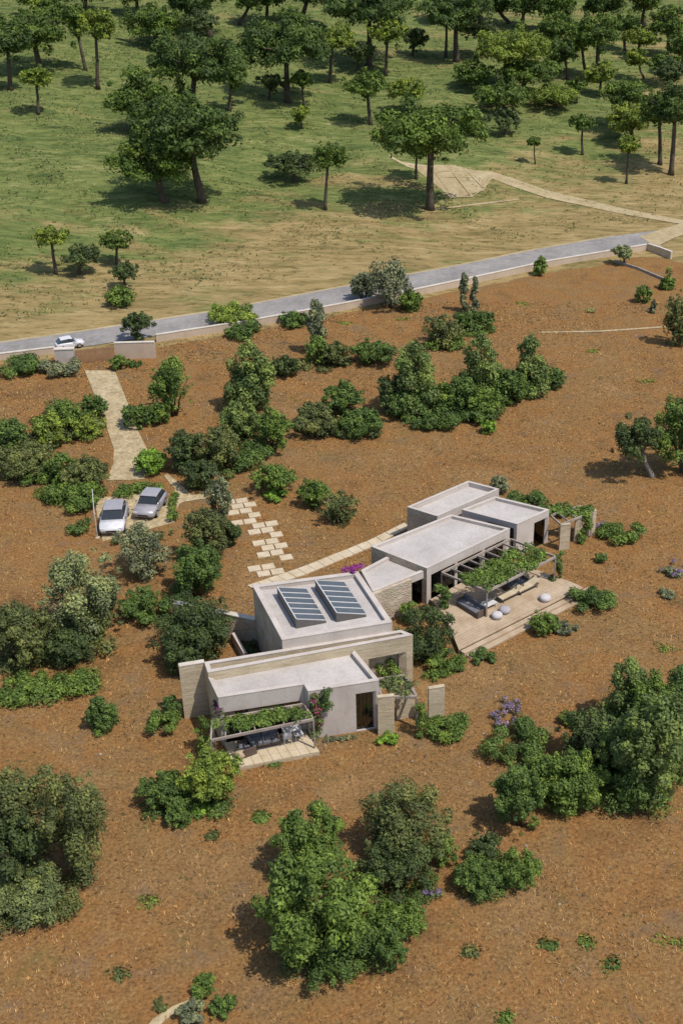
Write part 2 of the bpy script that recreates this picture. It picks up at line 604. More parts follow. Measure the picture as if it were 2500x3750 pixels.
def lobe_set(kind, a, c, r):
    L = []
    if kind in ('round', 'loose', 'dense', 'oak'):
        k = {'round': 20, 'loose': 36, 'dense': 44, 'oak': 40}[kind]
        if a < 1.0:
            k = max(8, k // 2)
        for i in range(k):
            d = r.normal(size=3)
            d /= np.linalg.norm(d)
            if kind == 'oak':
                if d[2] < 0:
                    d[2] *= 0.7
                q = r.uniform(0.50, 0.92)
                rr = r.uniform(0.17, 0.30)
            elif kind == 'loose':
                q = r.uniform(0.35, 0.84)
                rr = r.uniform(0.17, 0.30)
            else:
                if r.random() < 0.5:
                    d[2] = abs(d[2])
                q = r.uniform(0.48, 0.92)
                rr = r.uniform(0.13, 0.28)
            p = d * q
            L.append((p[0] * a, p[1] * a, p[2] * c, rr * a, rr * max(c, 0.55 * a) * (0.95 if kind == 'oak' else r.uniform(.9, 1.5))))
        for i in range(int(k * .5)):      # stray outer sprays break the outline
            d = r.normal(size=3)
            d /= np.linalg.norm(d)
            d[2] = abs(d[2]) if r.random() < .6 else d[2]
            q = r.uniform(0.80, 1.08)
            rr = r.uniform(0.07, 0.16)
            L.append((d[0] * q * a, d[1] * q * a, d[2] * q * c, rr * a, rr * a * r.uniform(.8, 1.6)))
        if kind != 'loose':
            L.append((0, 0, -0.05 * c, 0.46 * a, 0.46 * c))
    elif kind == 'cone':
        for i in range(46):
            t = r.random() ** 1.1
            rad = 0.76 * math.sqrt(max(0.0, 1 - ((t - 0.28) / 0.76) ** 2)) + 0.04
            an = r.uniform(0, 6.283)
            q = rad * r.uniform(0.45, 1.0)
            rr = 0.17 + 0.17 * (1 - t) * r.uniform(.7, 1.2)
            L.append((math.cos(an) * q * a, math.sin(an) * q * a, (-0.82 + 1.62 * t) * c, rr * a, rr * a * 1.15))
        L.append((0, 0, 0.80 * c, 0.20 * a, 0.22 * c))
        L.append((0.12 * a, 0, 0.62 * c, 0.30 * a, 0.22 * c))
        L.append((0, 0, -0.2 * c, 0.55 * a, 0.6 * c))
    elif kind == 'column':
        for i in range(22):
            t = i / 21
            rad = 0.55 * math.sin(math.pi * (0.12 + 0.8 * t)) + 0.1
            an = r.uniform(0, 6.283)
            q = rad * r.uniform(0.2, 0.8)
            rr = 0.30 * r.uniform(.7, 1.2)
            L.append((math.cos(an) * q * a, math.sin(an) * q * a, (-0.86 + 1.7 * t) * c, rr * a, rr * a * 1.5))
    elif kind == 'low':
        for i in range(18):
            an = r.uniform(0, 6.283)
            q = math.sqrt(r.random()) * 0.78
            rr = r.uniform(0.16, 0.3)
            L.append((math.cos(an) * q * a, math.sin(an) * q * a, r.uniform(-.4, .3) * c, rr * a, rr * a * 0.8 if c < a else rr * c))
    return L


def foliage(name, lobes, n, leaf, col, origin, parent=None, r=rng, squash=0.5):
    V, a = leaf_cloud(lobes, n, leaf, origin, r, squash)
    me = array_mesh(name, V, 4, M_leaf, a)
    o = bpy.data.objects.new(name, me)
    COL.objects.link(o)
    o.color = (*col, 1)
    if parent is not None:
        o.parent = parent
    else:
        o.location = tuple(map(float, origin))
    return o


COLS = {
    'oak': (0.078, 0.125, 0.018), 'pine': (0.058, 0.096, 0.018), 'lime': (0.140, 0.190, 0.024),
    'olive': (0.19,0.20,0.09), 'grey': (0.163, 0.182, 0.097), 'dark': (0.060, 0.088, 0.026),
    'green': (0.108, 0.168, 0.030), 'bright': (0.14,0.25,0.03), 'yellow': (0.165, 0.225, 0.034),
    'brown': (0.105, 0.125, 0.038), 'conifer': (0.128, 0.178, 0.046), 'sage': (0.192, 0.225, 0.094),
    'deep': (0.080, 0.132, 0.028), 'lav': (0.20, 0.15, 0.25), 'purple': (0.24, 0.030, 0.22), 'magenta': (0.22, 0.03, 0.10),
    'light': (0.14, 0.175, 0.062),
}
NLEAF = [0]


def plant(kind, box, col, label, trunk=None, name=None, cat=None, group=None, leafpx=2.7, dens=1.0, bark=None, lean=0):
    """kind: crown form; box: x0,x1,ytop,ybottom of the crown in the photograph; trunk: pixel of the trunk's foot"""
    x0, x1, yt, yb = box
    cx, cy = (x0 + x1) / 2, (yt + yb) / 2
    r = np.random.default_rng(int(x0 * 7 + yb * 13 + 5000))
    if trunk is not None:
        B = G(*trunk)
        C = atY(cx, cy, B[1])
    else:
        zc = 1.0
        for _ in range(5):
            if cy < 1250:
                C = G(cx, cy)
                C = G(cx, cy + zc * pscale(C) * 0.9)
                C = atY(cx, cy, C[1])
            else:
                C = at(cx, cy, zc)
            s = pscale(C)
            dep = math.atan2(CAMH - C[2], C[1])
            a = (x1 - x0) / 2 / s
            hm = (yb - yt) / 2 / s
            c = math.sqrt(max(hm * hm - (a * math.sin(dep)) ** 2, (0.3 * a) ** 2)) / math.cos(dep)
            zc = 0.86 * c
        B = np.array([C[0], C[1], float(hgt(C[0], C[1]))])
    s = pscale(C)
    dep = math.atan2(CAMH - C[2], C[1])
    a = (x1 - x0) / 2 / s
    hm = (yb - yt) / 2 / s
    c = math.sqrt(max(hm * hm - (a * math.sin(dep)) ** 2, (0.3 * a) ** 2)) / math.cos(dep)
    leaf = leafpx / (s * 0.2728)
    p = 1.6
    area = 4 * math.pi * (((a * a) ** p + 2 * (a * c) ** p) / 3) ** (1 / p)
    k = {'loose': 1.5, 'low': 1.5}.get(kind, 2.2) * dens
    n = k * area / (leaf * leaf * 0.30)
    if n > 12000:
        leaf *= math.sqrt(n / 12000) ** 0.85
    n = int(min(12000, max(160, n)))
    NLEAF[0] += n
    L = [(l[0] + C[0], l[1] + C[1], max(l[2] + C[2], B[2] + 0.6 * l[4]), l[3], l[4]) for l in lobe_set(kind, a, c, r)]
    is_tree = trunk is not None or kind in ('cone', 'column')
    if name is None:
        name = {'cone': 'conifer_tree', 'column': 'slender_tree'}.get(kind, 'broadleaf_tree' if is_tree else 'shrub')
    if cat is None:
        cat = 'tree' if is_tree else 'bush'
    e = empty(name, B, label, cat, group)
    foliage('crown' if is_tree else 'foliage', L, n, leaf, COLS[col], B, e, r)
    # trunk and limbs
    mb = MB()
    ctr = C - B
    if trunk is not None:
        rad = max(0.10, min(0.075 * a + 0.03 * c, 0.55))
        fork = np.array([ctr[0] * 0.6 + r.normal() * .05, ctr[1] * 0.5, max(0.3, ctr[2] - 0.55 * c)])
        mb.tube([(0, 0, -0.15), (0.02, 0, fork[2] * 0.12), fork * [0.55, 0.55, 0.55] + [r.normal() * .06, 0, 0], fork],
                [rad * 1.5, rad * 1.05, rad * 0.85, rad * 0.72], 8)
        order = r.permutation(len(L))[:9]
        for i in order:
            t = np.array(L[i][:3]) - B
            m = fork + (t - fork) * 0.5 + [0, 0, 0.1 * np.linalg.norm(t - fork)]
            mb.tube([fork - [0, 0, rad * .3], m, t], [rad * 0.5, rad * 0.3, rad * 0.08], 5)
        mb.build('trunk', bark or M_bark, None, True).parent = e
    else:
        rad = 0.05 * a + 0.015
        if kind in ('cone', 'column'):
            mb.tube([(0, 0, -0.1), (0.02, 0.0, ctr[2]), (0, 0, ctr[2] + 0.7 * c)], [rad * 1.2, rad * .8, rad * .15], 6)
            mb.build('trunk', bark or M_bark, None, True).parent = e
        else:
            for i in r.permutation(len(L))[:5]:
                t = np.array(L[i][:3]) - B
                mb.tube([t * [0.1, 0.1, 0] - [0, 0, 0.1], t * [0.5, 0.5, 0.6], t], [rad, rad * .7, rad * .2], 5)
            mb.build('stem', bark or M_bark, None, True).parent = e
    return e


def spread(name, pts, col, label, cat, leaf, n, rh, rv, group=None, parts=None):
    """creeping or climbing plant: leaf clumps at the given points; parts = further (name, points, colour, n)"""
    pts = np.asarray(pts, float)
    o = pts.mean(0)
    o[2] = pts[:, 2].min()
    r = np.random.default_rng(int(abs(o[0]) * 991 + abs(o[1]) * 77))
    L = [(p[0], p[1], p[2], rh * r.uniform(.6, 1.2), rv * r.uniform(.6, 1.2)) for p in pts]
    NLEAF[0] += n
    if not parts:
        ob = foliage(name, L, n, leaf, COLS[col], o, None, r)
        return tag(ob, label, cat, group)
    e = empty(name, o, label, cat, group)
    foliage('foliage', L, n, leaf, COLS[col], o, e, r)
    for (pn, pp, pc, k) in parts:
        LL = [(p[0], p[1], p[2], rh * r.uniform(.5, .9), rv * r.uniform(.5, .9)) for p in np.asarray(pp, float)]
        tag(foliage(pn, LL, k, leaf * .8, COLS[pc], o, e, r, 0.8), kind='stuff')
    return e


def pxpts(poly, n, z, jz=0.0, seed=1):
    """n random points inside a convex pixel polygon lifted to height z"""
    r = np.random.default_rng(seed)
    q = [at(x, y, z) for x, y in poly]
    out = []
    for _ in range(n):
        w = r.dirichlet(np.full(len(q), 0.9))
        p = sum(wi * qi for wi, qi in zip(w, q))
        out.append((p[0], p[1], z + r.uniform(-jz, jz)))
    return out


# ------------------------------------------------------------------ ground
def grid_sheet(name, xs, ys, hf, mat, kind='structure'):
    Xg, Yg = np.meshgrid(xs, ys)
    Z = hf(Xg, Yg)
    nx, ny = len(xs), len(ys)
    V = np.stack([Xg, Yg, Z], -1).reshape(-1, 3)
    me = bpy.data.meshes.new(name)
    i = np.arange((nx - 1) * (ny - 1))
    a = (i // (nx - 1)) * nx + i % (nx - 1)
    F = np.stack([a, a + 1, a + nx + 1, a + nx], 1).astype(np.int32)
    me.vertices.add(len(V))
    me.vertices.foreach_set('co', V.astype(np.float32).ravel())
    me.loops.add(F.size)
    me.loops.foreach_set('vertex_index', F.ravel())
    me.polygons.add(len(F))
    me.polygons.foreach_set('loop_start', np.arange(0, F.size, 4, dtype=np.int32))
    me.polygons.foreach_set('use_smooth', np.ones(len(F), bool))
    me.materials.append(mat)
    me.update(calc_edges=True)
    o = bpy.data.objects.new(name, me)
    COL.objects.link(o)
    return tag(o, kind=kind)


# far edge of the red soil plot, photo pixels along the foot of the road wall
SOIL_EDGE = [at(-400, 1375), at(8, 1322), at(200, 1300), at(574, 1256), at(972, 1192), at(1529, 1085), at(2007, 981), at(2366, 921), at(2460, 948), at(2560, 985), at(2900, 1110)]
EX = np.array([p[0] for p in SOIL_EDGE])
EY = np.array([p[1] for p in SOIL_EDGE])


def ground_h(x, y):
    h = hgt(x, y)
    lim = np.interp(x, EX, EY)
    return h - 0.10 * np.clip((lim + 0.5 - y) / 2.0, 0, 1)


xs = np.concatenate([[-2500, -900, -400], np.arange(-190, 190, 2.0), [400, 900, 2500]])
ys = np.concatenate([[-400, -100, -30], np.arange(0, 430, 2.0), [600, 1000, 1800, 3500]])
grid_sheet('ground', xs, ys, ground_h, M_meadow)

# plot soil
tx = np.arange(EX[0] + 0.1, 75, 0.8)
tt = np.linspace(0, 1, 170)
Xg, Tt = np.meshgrid(tx, tt)
lim = np.interp(Xg, EX, EY)
Yg = -25 + (lim + 25) * Tt
rs = np.random.default_rng(3)
Zg = 0.012 + 0.05 * (np.sin(Xg * 1.3 + Yg * .9) * np.sin(Yg * 1.1 - Xg * .4) * .5 + .5) * np.clip((1 - Tt) * 30, 0, 1)
V = np.stack([Xg, Yg, Zg], -1).reshape(-1, 3)
nx = len(tx)
mbq = np.arange((nx - 1) * (len(tt) - 1))
aa = (mbq // (nx - 1)) * nx + mbq % (nx - 1)
F = np.stack([aa, aa + 1, aa + nx + 1, aa + nx], 1)
me = bpy.data.meshes.new('soil_plot')
me.from_pydata(V.tolist(), [], F.tolist())
me.materials.append(M_soil)
for p_ in me.polygons:
    p_.use_smooth = True
o = bpy.data.objects.new('soil_plot', me)
COL.objects.link(o)
tag(o, kind='structure')


def strip(name, left, right, zoff, mat, sub=6, thick=0.0, ground=True, kind='structure'):
    """paved strip between two pixel polylines of equal length, following the terrain"""
    def dens(pl):
        out = []
        for (x0, y0), (x1, y1) in zip(pl[:-1], pl[1:]):
            for k in range(sub):
                t = k / sub
                out.append((x0 + (x1 - x0) * t, y0 + (y1 - y0) * t))
        return out + [pl[-1]]
    A = [G(*p) for p in dens(left)]
    B = [G(*p) for p in dens(right)]
    v = []
    f = []
    m = 4
    for p, q in zip(A, B):
        for k in range(m + 1):
            t = k / m
            w = p + (q - p) * t
            v.append((w[0], w[1], float(hgt(w[0], w[1])) + zoff))
    for i in range(len(A) - 1):
        for k in range(m):
            a = i * (m + 1) + k
            f.append((a, a + 1, a + m + 2, a + m + 1))
    me = bpy.data.meshes.new(name)
    me.from_pydata(v, [], f)
    me.materials.append(mat)
    ob = bpy.data.objects.new(name, me)
    COL.objects.link(ob)
    return tag(ob, kind=kind)


# road
strip('road', [(-300, 1303), (8, 1256), (319, 1213), (765, 1145), (1250, 1053), (1696, 970), (1967, 914), (2246, 866), (2400, 846)],
      [(-300, 1352), (8, 1306), (250, 1280), (837, 1192), (1250, 1118), (1768, 1020), (2007, 970), (2238, 938), (2420, 905)], 0.06, M_road, 8)
strip('road_verge', [(-300, 1290), (8, 1250), (319, 1207), (765, 1139), (1250, 1048), (1696, 965), (1967, 909), (2246, 862)],
      [(-300, 1306), (8, 1258), (319, 1215), (765, 1147), (1250, 1055), (1696, 972), (1967, 916), (2246, 868)], 0.045, M_track, 8)
strip('dirt_road', [(2340, 868), (2420, 842), (2500, 818), (2700, 760)], [(2400, 906), (2470, 872), (2540, 850), (2740, 790)], 0.09, M_track, 8)
# dirt track on the meadow
strip('dirt_track', [(1420, 566), (1470, 594), (1600, 612), (1800, 630), (1900, 662), (2007, 700), (2287, 766), (2494, 806), (2700, 850)],
      [(1432, 582), (1490, 612), (1610, 650), (1790, 652), (1880, 686), (2000, 726), (2280, 786), (2490, 822), (2700, 868)], 0.07, M_track, 8)
strip('gravel_yard', [(1520, 618), (1610, 690), (1650, 728)], [(1670, 606), (1800, 655), (1770, 700)], 0.05, M_track, 6)
strip('tractor_path', [(1600, 765), (1700, 752), (1900, 728)], [(1600, 769), (1700, 757), (1900, 733)], 0.06, M_track, 8)
for L_ in ([(1593, 630), (1657, 722)], [(1653, 626), (1728, 722)], [(1585, 632), (1655, 626)], [(1657, 724), (1730, 722)], [(1700, 618), (1772, 690)], [(1730, 720), (1772, 692)]):
    (ax0, ay0), (ax1, ay1) = L_
    if abs(ax1 - ax0) > abs(ay1 - ay0):
        strip('old_foundation', [(ax0, ay0 - 2), (ax1, ay1 - 2)], [(ax0, ay0 + 2), (ax1, ay1 + 2)], 0.12, M_track, 4)
    else:
        strip('old_foundation', [(ax0 - 5, ay0), (ax1 - 5, ay1)], [(ax0 + 5, ay0), (ax1 + 5, ay1)], 0.12, M_track, 4)
# driveway and gravel paths in the plot
strip('driveway', [(311, 1358), (357, 1474), (389, 1532), (392, 1570), (418, 1646), (416, 1700), (392, 1762)],
      [(422, 1360), (472, 1487), (485, 1530), (504, 1576), (539, 1646), (540, 1700), (529, 1758)], 0.075, M_gravel, 5)
strip('gravel_path', [(640, 1790), (668, 1795), (700, 1815), (760, 1812)], [(648, 1868), (660, 1845), (690, 1838), (755, 1828)], 0.08, M_gravel, 5)
strip('gravel_path', [(600, 1745), (625, 1775), (650, 1800)], [(615, 1738), (655, 1770), (700, 1815)], 0.078, M_gravel, 5)
strip('stony_path', [(530, 3775), (560, 3735), (630, 3690), (730, 3648)], [(575, 3775), (600, 3745), (655, 3703), (738, 3660)], 0.07, M_gravel, 5)
strip('faint_footpath', [(1980, 1217), (2200, 1212), (2435, 1196)], [(1980, 1221), (2200, 1217), (2435, 1201)], 0.07, M_gravel, 5)

# ------------------------------------------------------------------ boundary wall, gate
def wall_run(name, pix, h, t, mat, label, cat='wall', group=None, cap=None, z0=-0.1):
    P = [at(x, y) for x, y in pix]
    mb = MB()
    mc = MB()
    n = len(P)
    nrm = []
    for i in range(n):
        d = P[min(i + 1, n - 1)] - P[max(i - 1, 0)]
        k = np.array([-d[1], d[0], 0])
        nrm.append(k / np.linalg.norm(k))
    for i in range(n - 1):
        a0, b0 = P[i], P[i + 1]
        a1, b1 = P[i] + nrm[i] * t, P[i + 1] + nrm[i + 1] * t
        mb.poly_prism([a0, b0, b1, a1], z0, h)
        if cap:
            e = 0.03
            mc.poly_prism([a0 - nrm[i] * e, b0 - nrm[i + 1] * e, b1 + nrm[i + 1] * e, a1 + nrm[i] * e], h + 0.002, h + 0.07)
    base = P[0].copy()
    e_ = empty(name, base, label, cat, group)
    w = mb.build('masonry', mat, None)
    w.parent = e_
    w.matrix_parent_inverse = e_.matrix_basis.inverted()
    if cap:
        w = mc.build('coping', cap, None)
        w.parent = e_
        w.matrix_parent_inverse = e_.matrix_basis.inverted()
    return e_


wall_run('boundary_wall', [(574, 1256), (772, 1225), (972, 1192), (1250, 1140), (1529, 1085), (1768, 1034), (2007, 981), (2207, 947), (2366, 920)],
         0.85, 0.3, M_cream, 'long low cream wall running beside the asphalt road, right of the gate', cap=M_cap)
wall_run('boundary_wall', [(-300, 1365), (8, 1322), (205, 1298)], 0.75, 0.3, M_cream, 'short cream wall along the road, left of the white gate pillar', cap=M_cap)
wall_run('boundary_wall', [(2366, 920), (2410, 934), (2452, 950)], 0.95, 0.3, M_pave, 'pale end wall turning the corner of the plot at far upper right', cap=M_cap)
wall_run('gate_wall', [(425, 1317), (572, 1313)], 1.75, 0.35, M_cream, 'tall pinkish wall panel to the right of the brown gate', cap=M_cap)
wall_run('retaining_kerb', [(2247, 962), (2330, 988), (2425, 1028)], 0.35, 0.2, M_rock, 'low dark stone kerb crossing the soil at upper right', 'kerb')
gp = empty('gate_pillar', at(240, 1335), 'square white gate pillar in front of the car on the road', 'pillar')
g0, g1 = at(205, 1337), at(276, 1334)
ax_ = (g1 - g0)[:2] / np.linalg.norm((g1 - g0)[:2])
gc = (g0 + g1) / 2
wdt = float(np.linalg.norm(g1 - g0))
q = MB().box((gc[0], gc[1] + .3, 0.75), (wdt, 0.6, 1.7), ax_).build('shaft', M_plaster)
q.parent = gp
q.matrix_parent_inverse = gp.matrix_basis.inverted()
gp_top = MB().box((gc[0], gc[1] + .3, 1.64), (wdt + .1, 0.7, 0.08), ax_).build('cap', M_cap)
gp_top.parent = gp
bpy.context.view_layer.update()
gp_top.matrix_parent_inverse = gp.matrix_basis.inverted()


def adopt(o, e):
    o.parent = e
    o.matrix_parent_inverse = e.matrix_basis.inverted()
    return o


# sliding gate of boards
ga, gb = at(280, 1334), at(423, 1319)
gate = empty('sliding_gate', ga, 'brown board gate closing the driveway between pillar and pinkish wall', 'gate')
gd = (gb - ga)
nb = 16
bd = gd[:2] / np.linalg.norm(gd[:2])
wb = float(np.linalg.norm(gd[:2])) / nb
for i in range(nb):
    c_ = ga + gd * ((i + .5) / nb)
    adopt(MB().box((c_[0], c_[1], 0.78 + .01 * (i % 3)), (wb * .93, .05, 1.45), bd).build('board', M_gate), gate)
for z in (0.25, 1.25):
    m_ = (ga + gb) / 2
    adopt(MB().box((m_[0], m_[1] + 0.06, z), (wb * nb, .06, .1), bd).build('rail', M_gate), gate)

# ------------------------------------------------------------------ villa
villa_o = at(1100, 2450)
villa = empty('villa', villa_o, 'white flat-roofed stone villa of stepped blocks in the middle of the red soil', 'house')


def inset(P, t):
    """inner offset of a CCW polygon"""
    n = len(P)
    out = []
    for i in range(n):
        p0, p1, p2 = P[i - 1], P[i], P[(i + 1) % n]
        d1 = (p1 - p0) / np.linalg.norm(p1 - p0)
        d2 = (p2 - p1) / np.linalg.norm(p2 - p1)
        n1 = np.array([-d1[1], d1[0]])
        n2 = np.array([-d2[1], d2[0]])
        b = n1 + n2
        b = b / (1 + n1 @ n2)
        out.append(p1 + b * t)
    return out


def block(P, zr, zt, t=0.28, ops=None, mats=None, skip=(), glass=True):
    """P: four (x,y) CCW from front-left; ops: {edge: [(u0,u1,z0,z1)]}; walls mitred, roof slab recessed, coping on top"""
    P = [np.asarray(p[:2], float) for p in P]
    Q = inset(P, t)
    ops = ops or {}
    mats = mats or {}
    n = len(P)
    cop = MB()
    for i in range(n):
        if i in skip:
            continue
        j = (i + 1) % n
        mb = MB()

        def piece(u0, u1, z0, z1):
            a, b_ = P[i] + (P[j] - P[i]) * u0, P[i] + (P[j] - P[i]) * u1
            c, d = Q[i] + (Q[j] - Q[i]) * u1, Q[i] + (Q[j] - Q[i]) * u0
            mb.poly_prism([a, b_, c, d], z0, z1)
        u = 0.0
        for (u0, u1, z0, z1) in sorted(ops.get(i, [])):
            if u0 > u:
                piece(u, u0, 0, zt)
            if z0 > 0.02:
                piece(u0, u1, 0, z0)
            piece(u0, u1, z1, zt)
            u = u1
            if glass:
                a = P[i] + (P[j] - P[i]) * u0
                b_ = P[i] + (P[j] - P[i]) * u1
                nn = np.array([-(b_ - a)[1], (b_ - a)[0]])
                nn /= np.linalg.norm(nn)
                ln = np.linalg.norm(b_ - a)
                k = max(1, int(round(ln / 1.3)))
                fr = MB()
                fw = 0.06
                for q in range(k + 1):
                    pp = a + (b_ - a) * (q / k)
                    dd = (b_ - a) / ln
                    off = fw / 2 if q == 0 else (-fw / 2 if q == k else 0)
                    pp = pp + dd * off + nn * .14
                    fr.box((pp[0], pp[1], (z0 + z1) / 2), (fw, .07, z1 - z0), dd)
                mid_ = (a + b_) / 2 + nn * .14
                for zz in (z0 + .03, z1 - .03):
                    fr.box((mid_[0], mid_[1], zz), (ln - .004, .06, .058), (b_ - a) / ln)
                w = fr.build('window', M_black)
                adopt(w, villa)
                for q in range(k):
                    pa = a + (b_ - a) * ((q + .5) / k) + nn * .14
                    pn = MB().box((pa[0], pa[1], (z0 + z1) / 2), (ln / k - fw, .02, z1 - z0), (b_ - a) / ln).build('pane', M_glass)
                    pn.parent = w
                    pn.matrix_parent_inverse = (villa.matrix_basis.inverted()).inverted() if False else w.matrix_basis.inverted()
                    pn.matrix_parent_inverse = villa.matrix_basis.copy() if False else pn.matrix_parent_inverse
        if u < 1:
            piece(u, 1, 0, zt)
        adopt(mb.build('wall', mats.get(i, M_plaster)), villa)
        e = 0.02
        d1 = (P[j] - P[i]) / np.linalg.norm(P[j] - P[i])
        nn = np.array([-d1[1], d1[0]])
        cop.poly_prism([P[i] - nn * e, P[j] - nn * e, Q[j] + nn * e, Q[i] + nn * e], zt + 0.002 + 0.003 * i, zt + 0.05 + 0.003 * i)
    adopt(cop.build('coping', M_plaster), villa)
    I2 = inset(P, t + 0.004)
    S = [P[i] + (I2[i] - P[i]) for i in range(n)]
    for i in skip:      # roof runs out to the open edge
        j = (i + 1) % n
        d1 = (P[j] - P[i]) / np.linalg.norm(P[j] - P[i])
        nn = np.array([-d1[1], d1[0]])
        S[i] = S[i] - nn * (t + 0.002)
        S[j] = S[j] - nn * (t + 0.002)
    adopt(MB().poly_prism(S, zr - 0.25, zr).build('roof', M_roof), villa)
    adopt(MB().poly_prism(S, 0.03, 0.12).build('interior_floor', M_wood), villa)
    return P, Q


bpy.context.view_layer.update()
# hall with the two skylights
A = [at(1033, 2345, 4.6)[:2], at(1435, 2280, 4.6)[:2], at(1310, 2095, 4.6)[:2], at(925, 2145, 4.6)[:2]]
block(A, 4.35, 4.6, 0.3, mats={3: M_stone})
adF = (A[1] - A[0]) / np.linalg.norm(A[1] - A[0])
nF = np.array([adF[1], -adF[0]])          # towards the viewer
# corridor strip in front of the hall
tL = at(748, 2420, 3.9)[:2]
KBL = A[0] + adF * ((tL - A[0]) @ adF) + nF * 0.012
KBR = A[1] + adF * 0.55 + nF * 0.012
KFL0 = at(762, 2464, 3.9)[:2]
KFR0 = at(1511, 2327, 3.9)[:2]
K = [KFL0, KFR0, KBR, KBL]
block(K, 3.4, 3.9, 0.22, ops={0: [(0.775, 0.968, 0.0, 2.75)], 1: [(0.16, 0.9, 0.0, 2.75)]}, mats={0: M_beige, 2: M_beige, 3: M_beige}, glass=False)
kd = (K[1] - K[0]) / np.linalg.norm(K[1] - K[0])
kn = np.array([kd[1], -kd[0]])
# garden wall continuing the corridor's back wall to the left
w0 = at(653, 2430, 3.9)[:2]
w0 = A[0] + adF * ((w0 - A[0]) @ adF) + nF * 0.012
w1 = KBL - adF * 0.012
gw = empty('garden_wall', (*w0, 0), 'tall free-standing beige limestone wall running out left of the villa', 'wall')
adopt(MB().poly_prism([w0, w1, w1 - nF * .3, w0 - nF * .3], -0.1, 3.9).build('masonry', M_beige), gw)
adopt(MB().poly_prism([w0 + nF * .02, w1 + nF * .02, w1 - nF * .32, w0 - nF * .32], 3.902, 3.95).build('coping', M_cap), gw)
# bedroom wing (two blocks)
zW = 3.55
wBL = K[0] + kn * 0.012
tR = at(1300, 2392, zW)[:2]
wBR = K[0] + kd * ((tR - K[0]) @ kd) + kn * 0.012
wFL = at(799, 2556, zW)[:2]
wM = at(1113, 2508, zW)[:2]
wMb = K[0] + kd * ((wM - K[0]) @ kd) + kn * 0.012
block([wFL, wM, wMb, wBL], zW - 0.25, zW, 0.22, ops={0: [(0.03, 0.97, 0.0, 2.45)]}, skip=(1, 2), mats={3: M_beige})
pFL = at(1128, 2533, zW)[:2]
pFR = at(1387, 2493, zW)[:2]
block([pFL, pFR, wBR, wMb + kd * .003, wM + kd * .003], zW - 0.25, zW, 0.22, ops={0: [(0.665, 0.955, 0.1, 2.85)]}, skip=(2, 3))
# curtains behind the projecting room's window
for i in range(5):
    c_ = pFL + (pFR - pFL) * (0.70 + 0.055 * i) - np.array([(pFR - pFL)[1], -(pFR - pFL)[0]]) / np.linalg.norm(pFR - pFL) * 0.45
    adopt(MB().lathe((c_[0], c_[1], 0.12), [(0.07, 0), (0.06, 1.3), (0.07, 2.6)], 8).build('curtain', M_curtain, None, True), villa)

# middle blocks
zC = 2.62
C = [at(1365, 2168, zC)[:2], at(1575, 2084, zC)[:2], at(1430, 2033, zC)[:2], at(1322, 2090, zC)[:2]]
block(C, zC - 0.2, zC, 0.22, ops={0: [(0.655, 0.93, 0.0, 2.1)]})
cd = (C[1] - C[0]) / np.linalg.norm(C[1] - C[0])
cn = np.array([cd[1], -cd[0]])
cl = float(np.linalg.norm(C[1] - C[0]))
adopt(MB().poly_prism([C[0] - cd * .6 + cn * .25, C[0] + cd * cl * .63 + cn * .25, C[0] + cd * cl * .63 + cn * .012, C[0] - cd * .6 + cn * .012], 0, zC - .02)
      .build('stone_facing', M_stone), villa)
zB = 2.95
B4 = [at(1562, 2083, zB)[:2], at(1866, 1937, zB)[:2], at(1651, 1886, zB)[:2], at(1358, 2003, zB)[:2]]
B4 = [B4[0] + cd * .0, B4[1], B4[2], B4[3]]
block(B4, zB - 0.2, zB, 0.19, ops={0: [(0.05, 0.33, 0.0, 2.3), (0.36, 0.66, 0.0, 2.3), (0.69, 0.96, 0, 2.3)]}, mats={3: M_stone})
zD = 2.95
D4 = [at(1600, 1892, zD)[:2], at(1826, 1792, zD)[:2], at(1714, 1763, zD)[:2], at(1490, 1858, zD)[:2]]
block(D4, zD - 0.35, zD, 0.17, mats={3: M_stone})
zE = 2.85
E4 = [at(1892, 1921, zE)[:2], at(2010, 1868, zE)[:2], at(1812, 1820, zE)[:2], at(1690, 1868, zE)[:2]]
block(E4, zE - 0.2, zE, 0.18, ops={0: [(0.54, 0.975, 0.0, 2.3)], 3: [(0.45, 0.95, 0.1, 2.45)]})

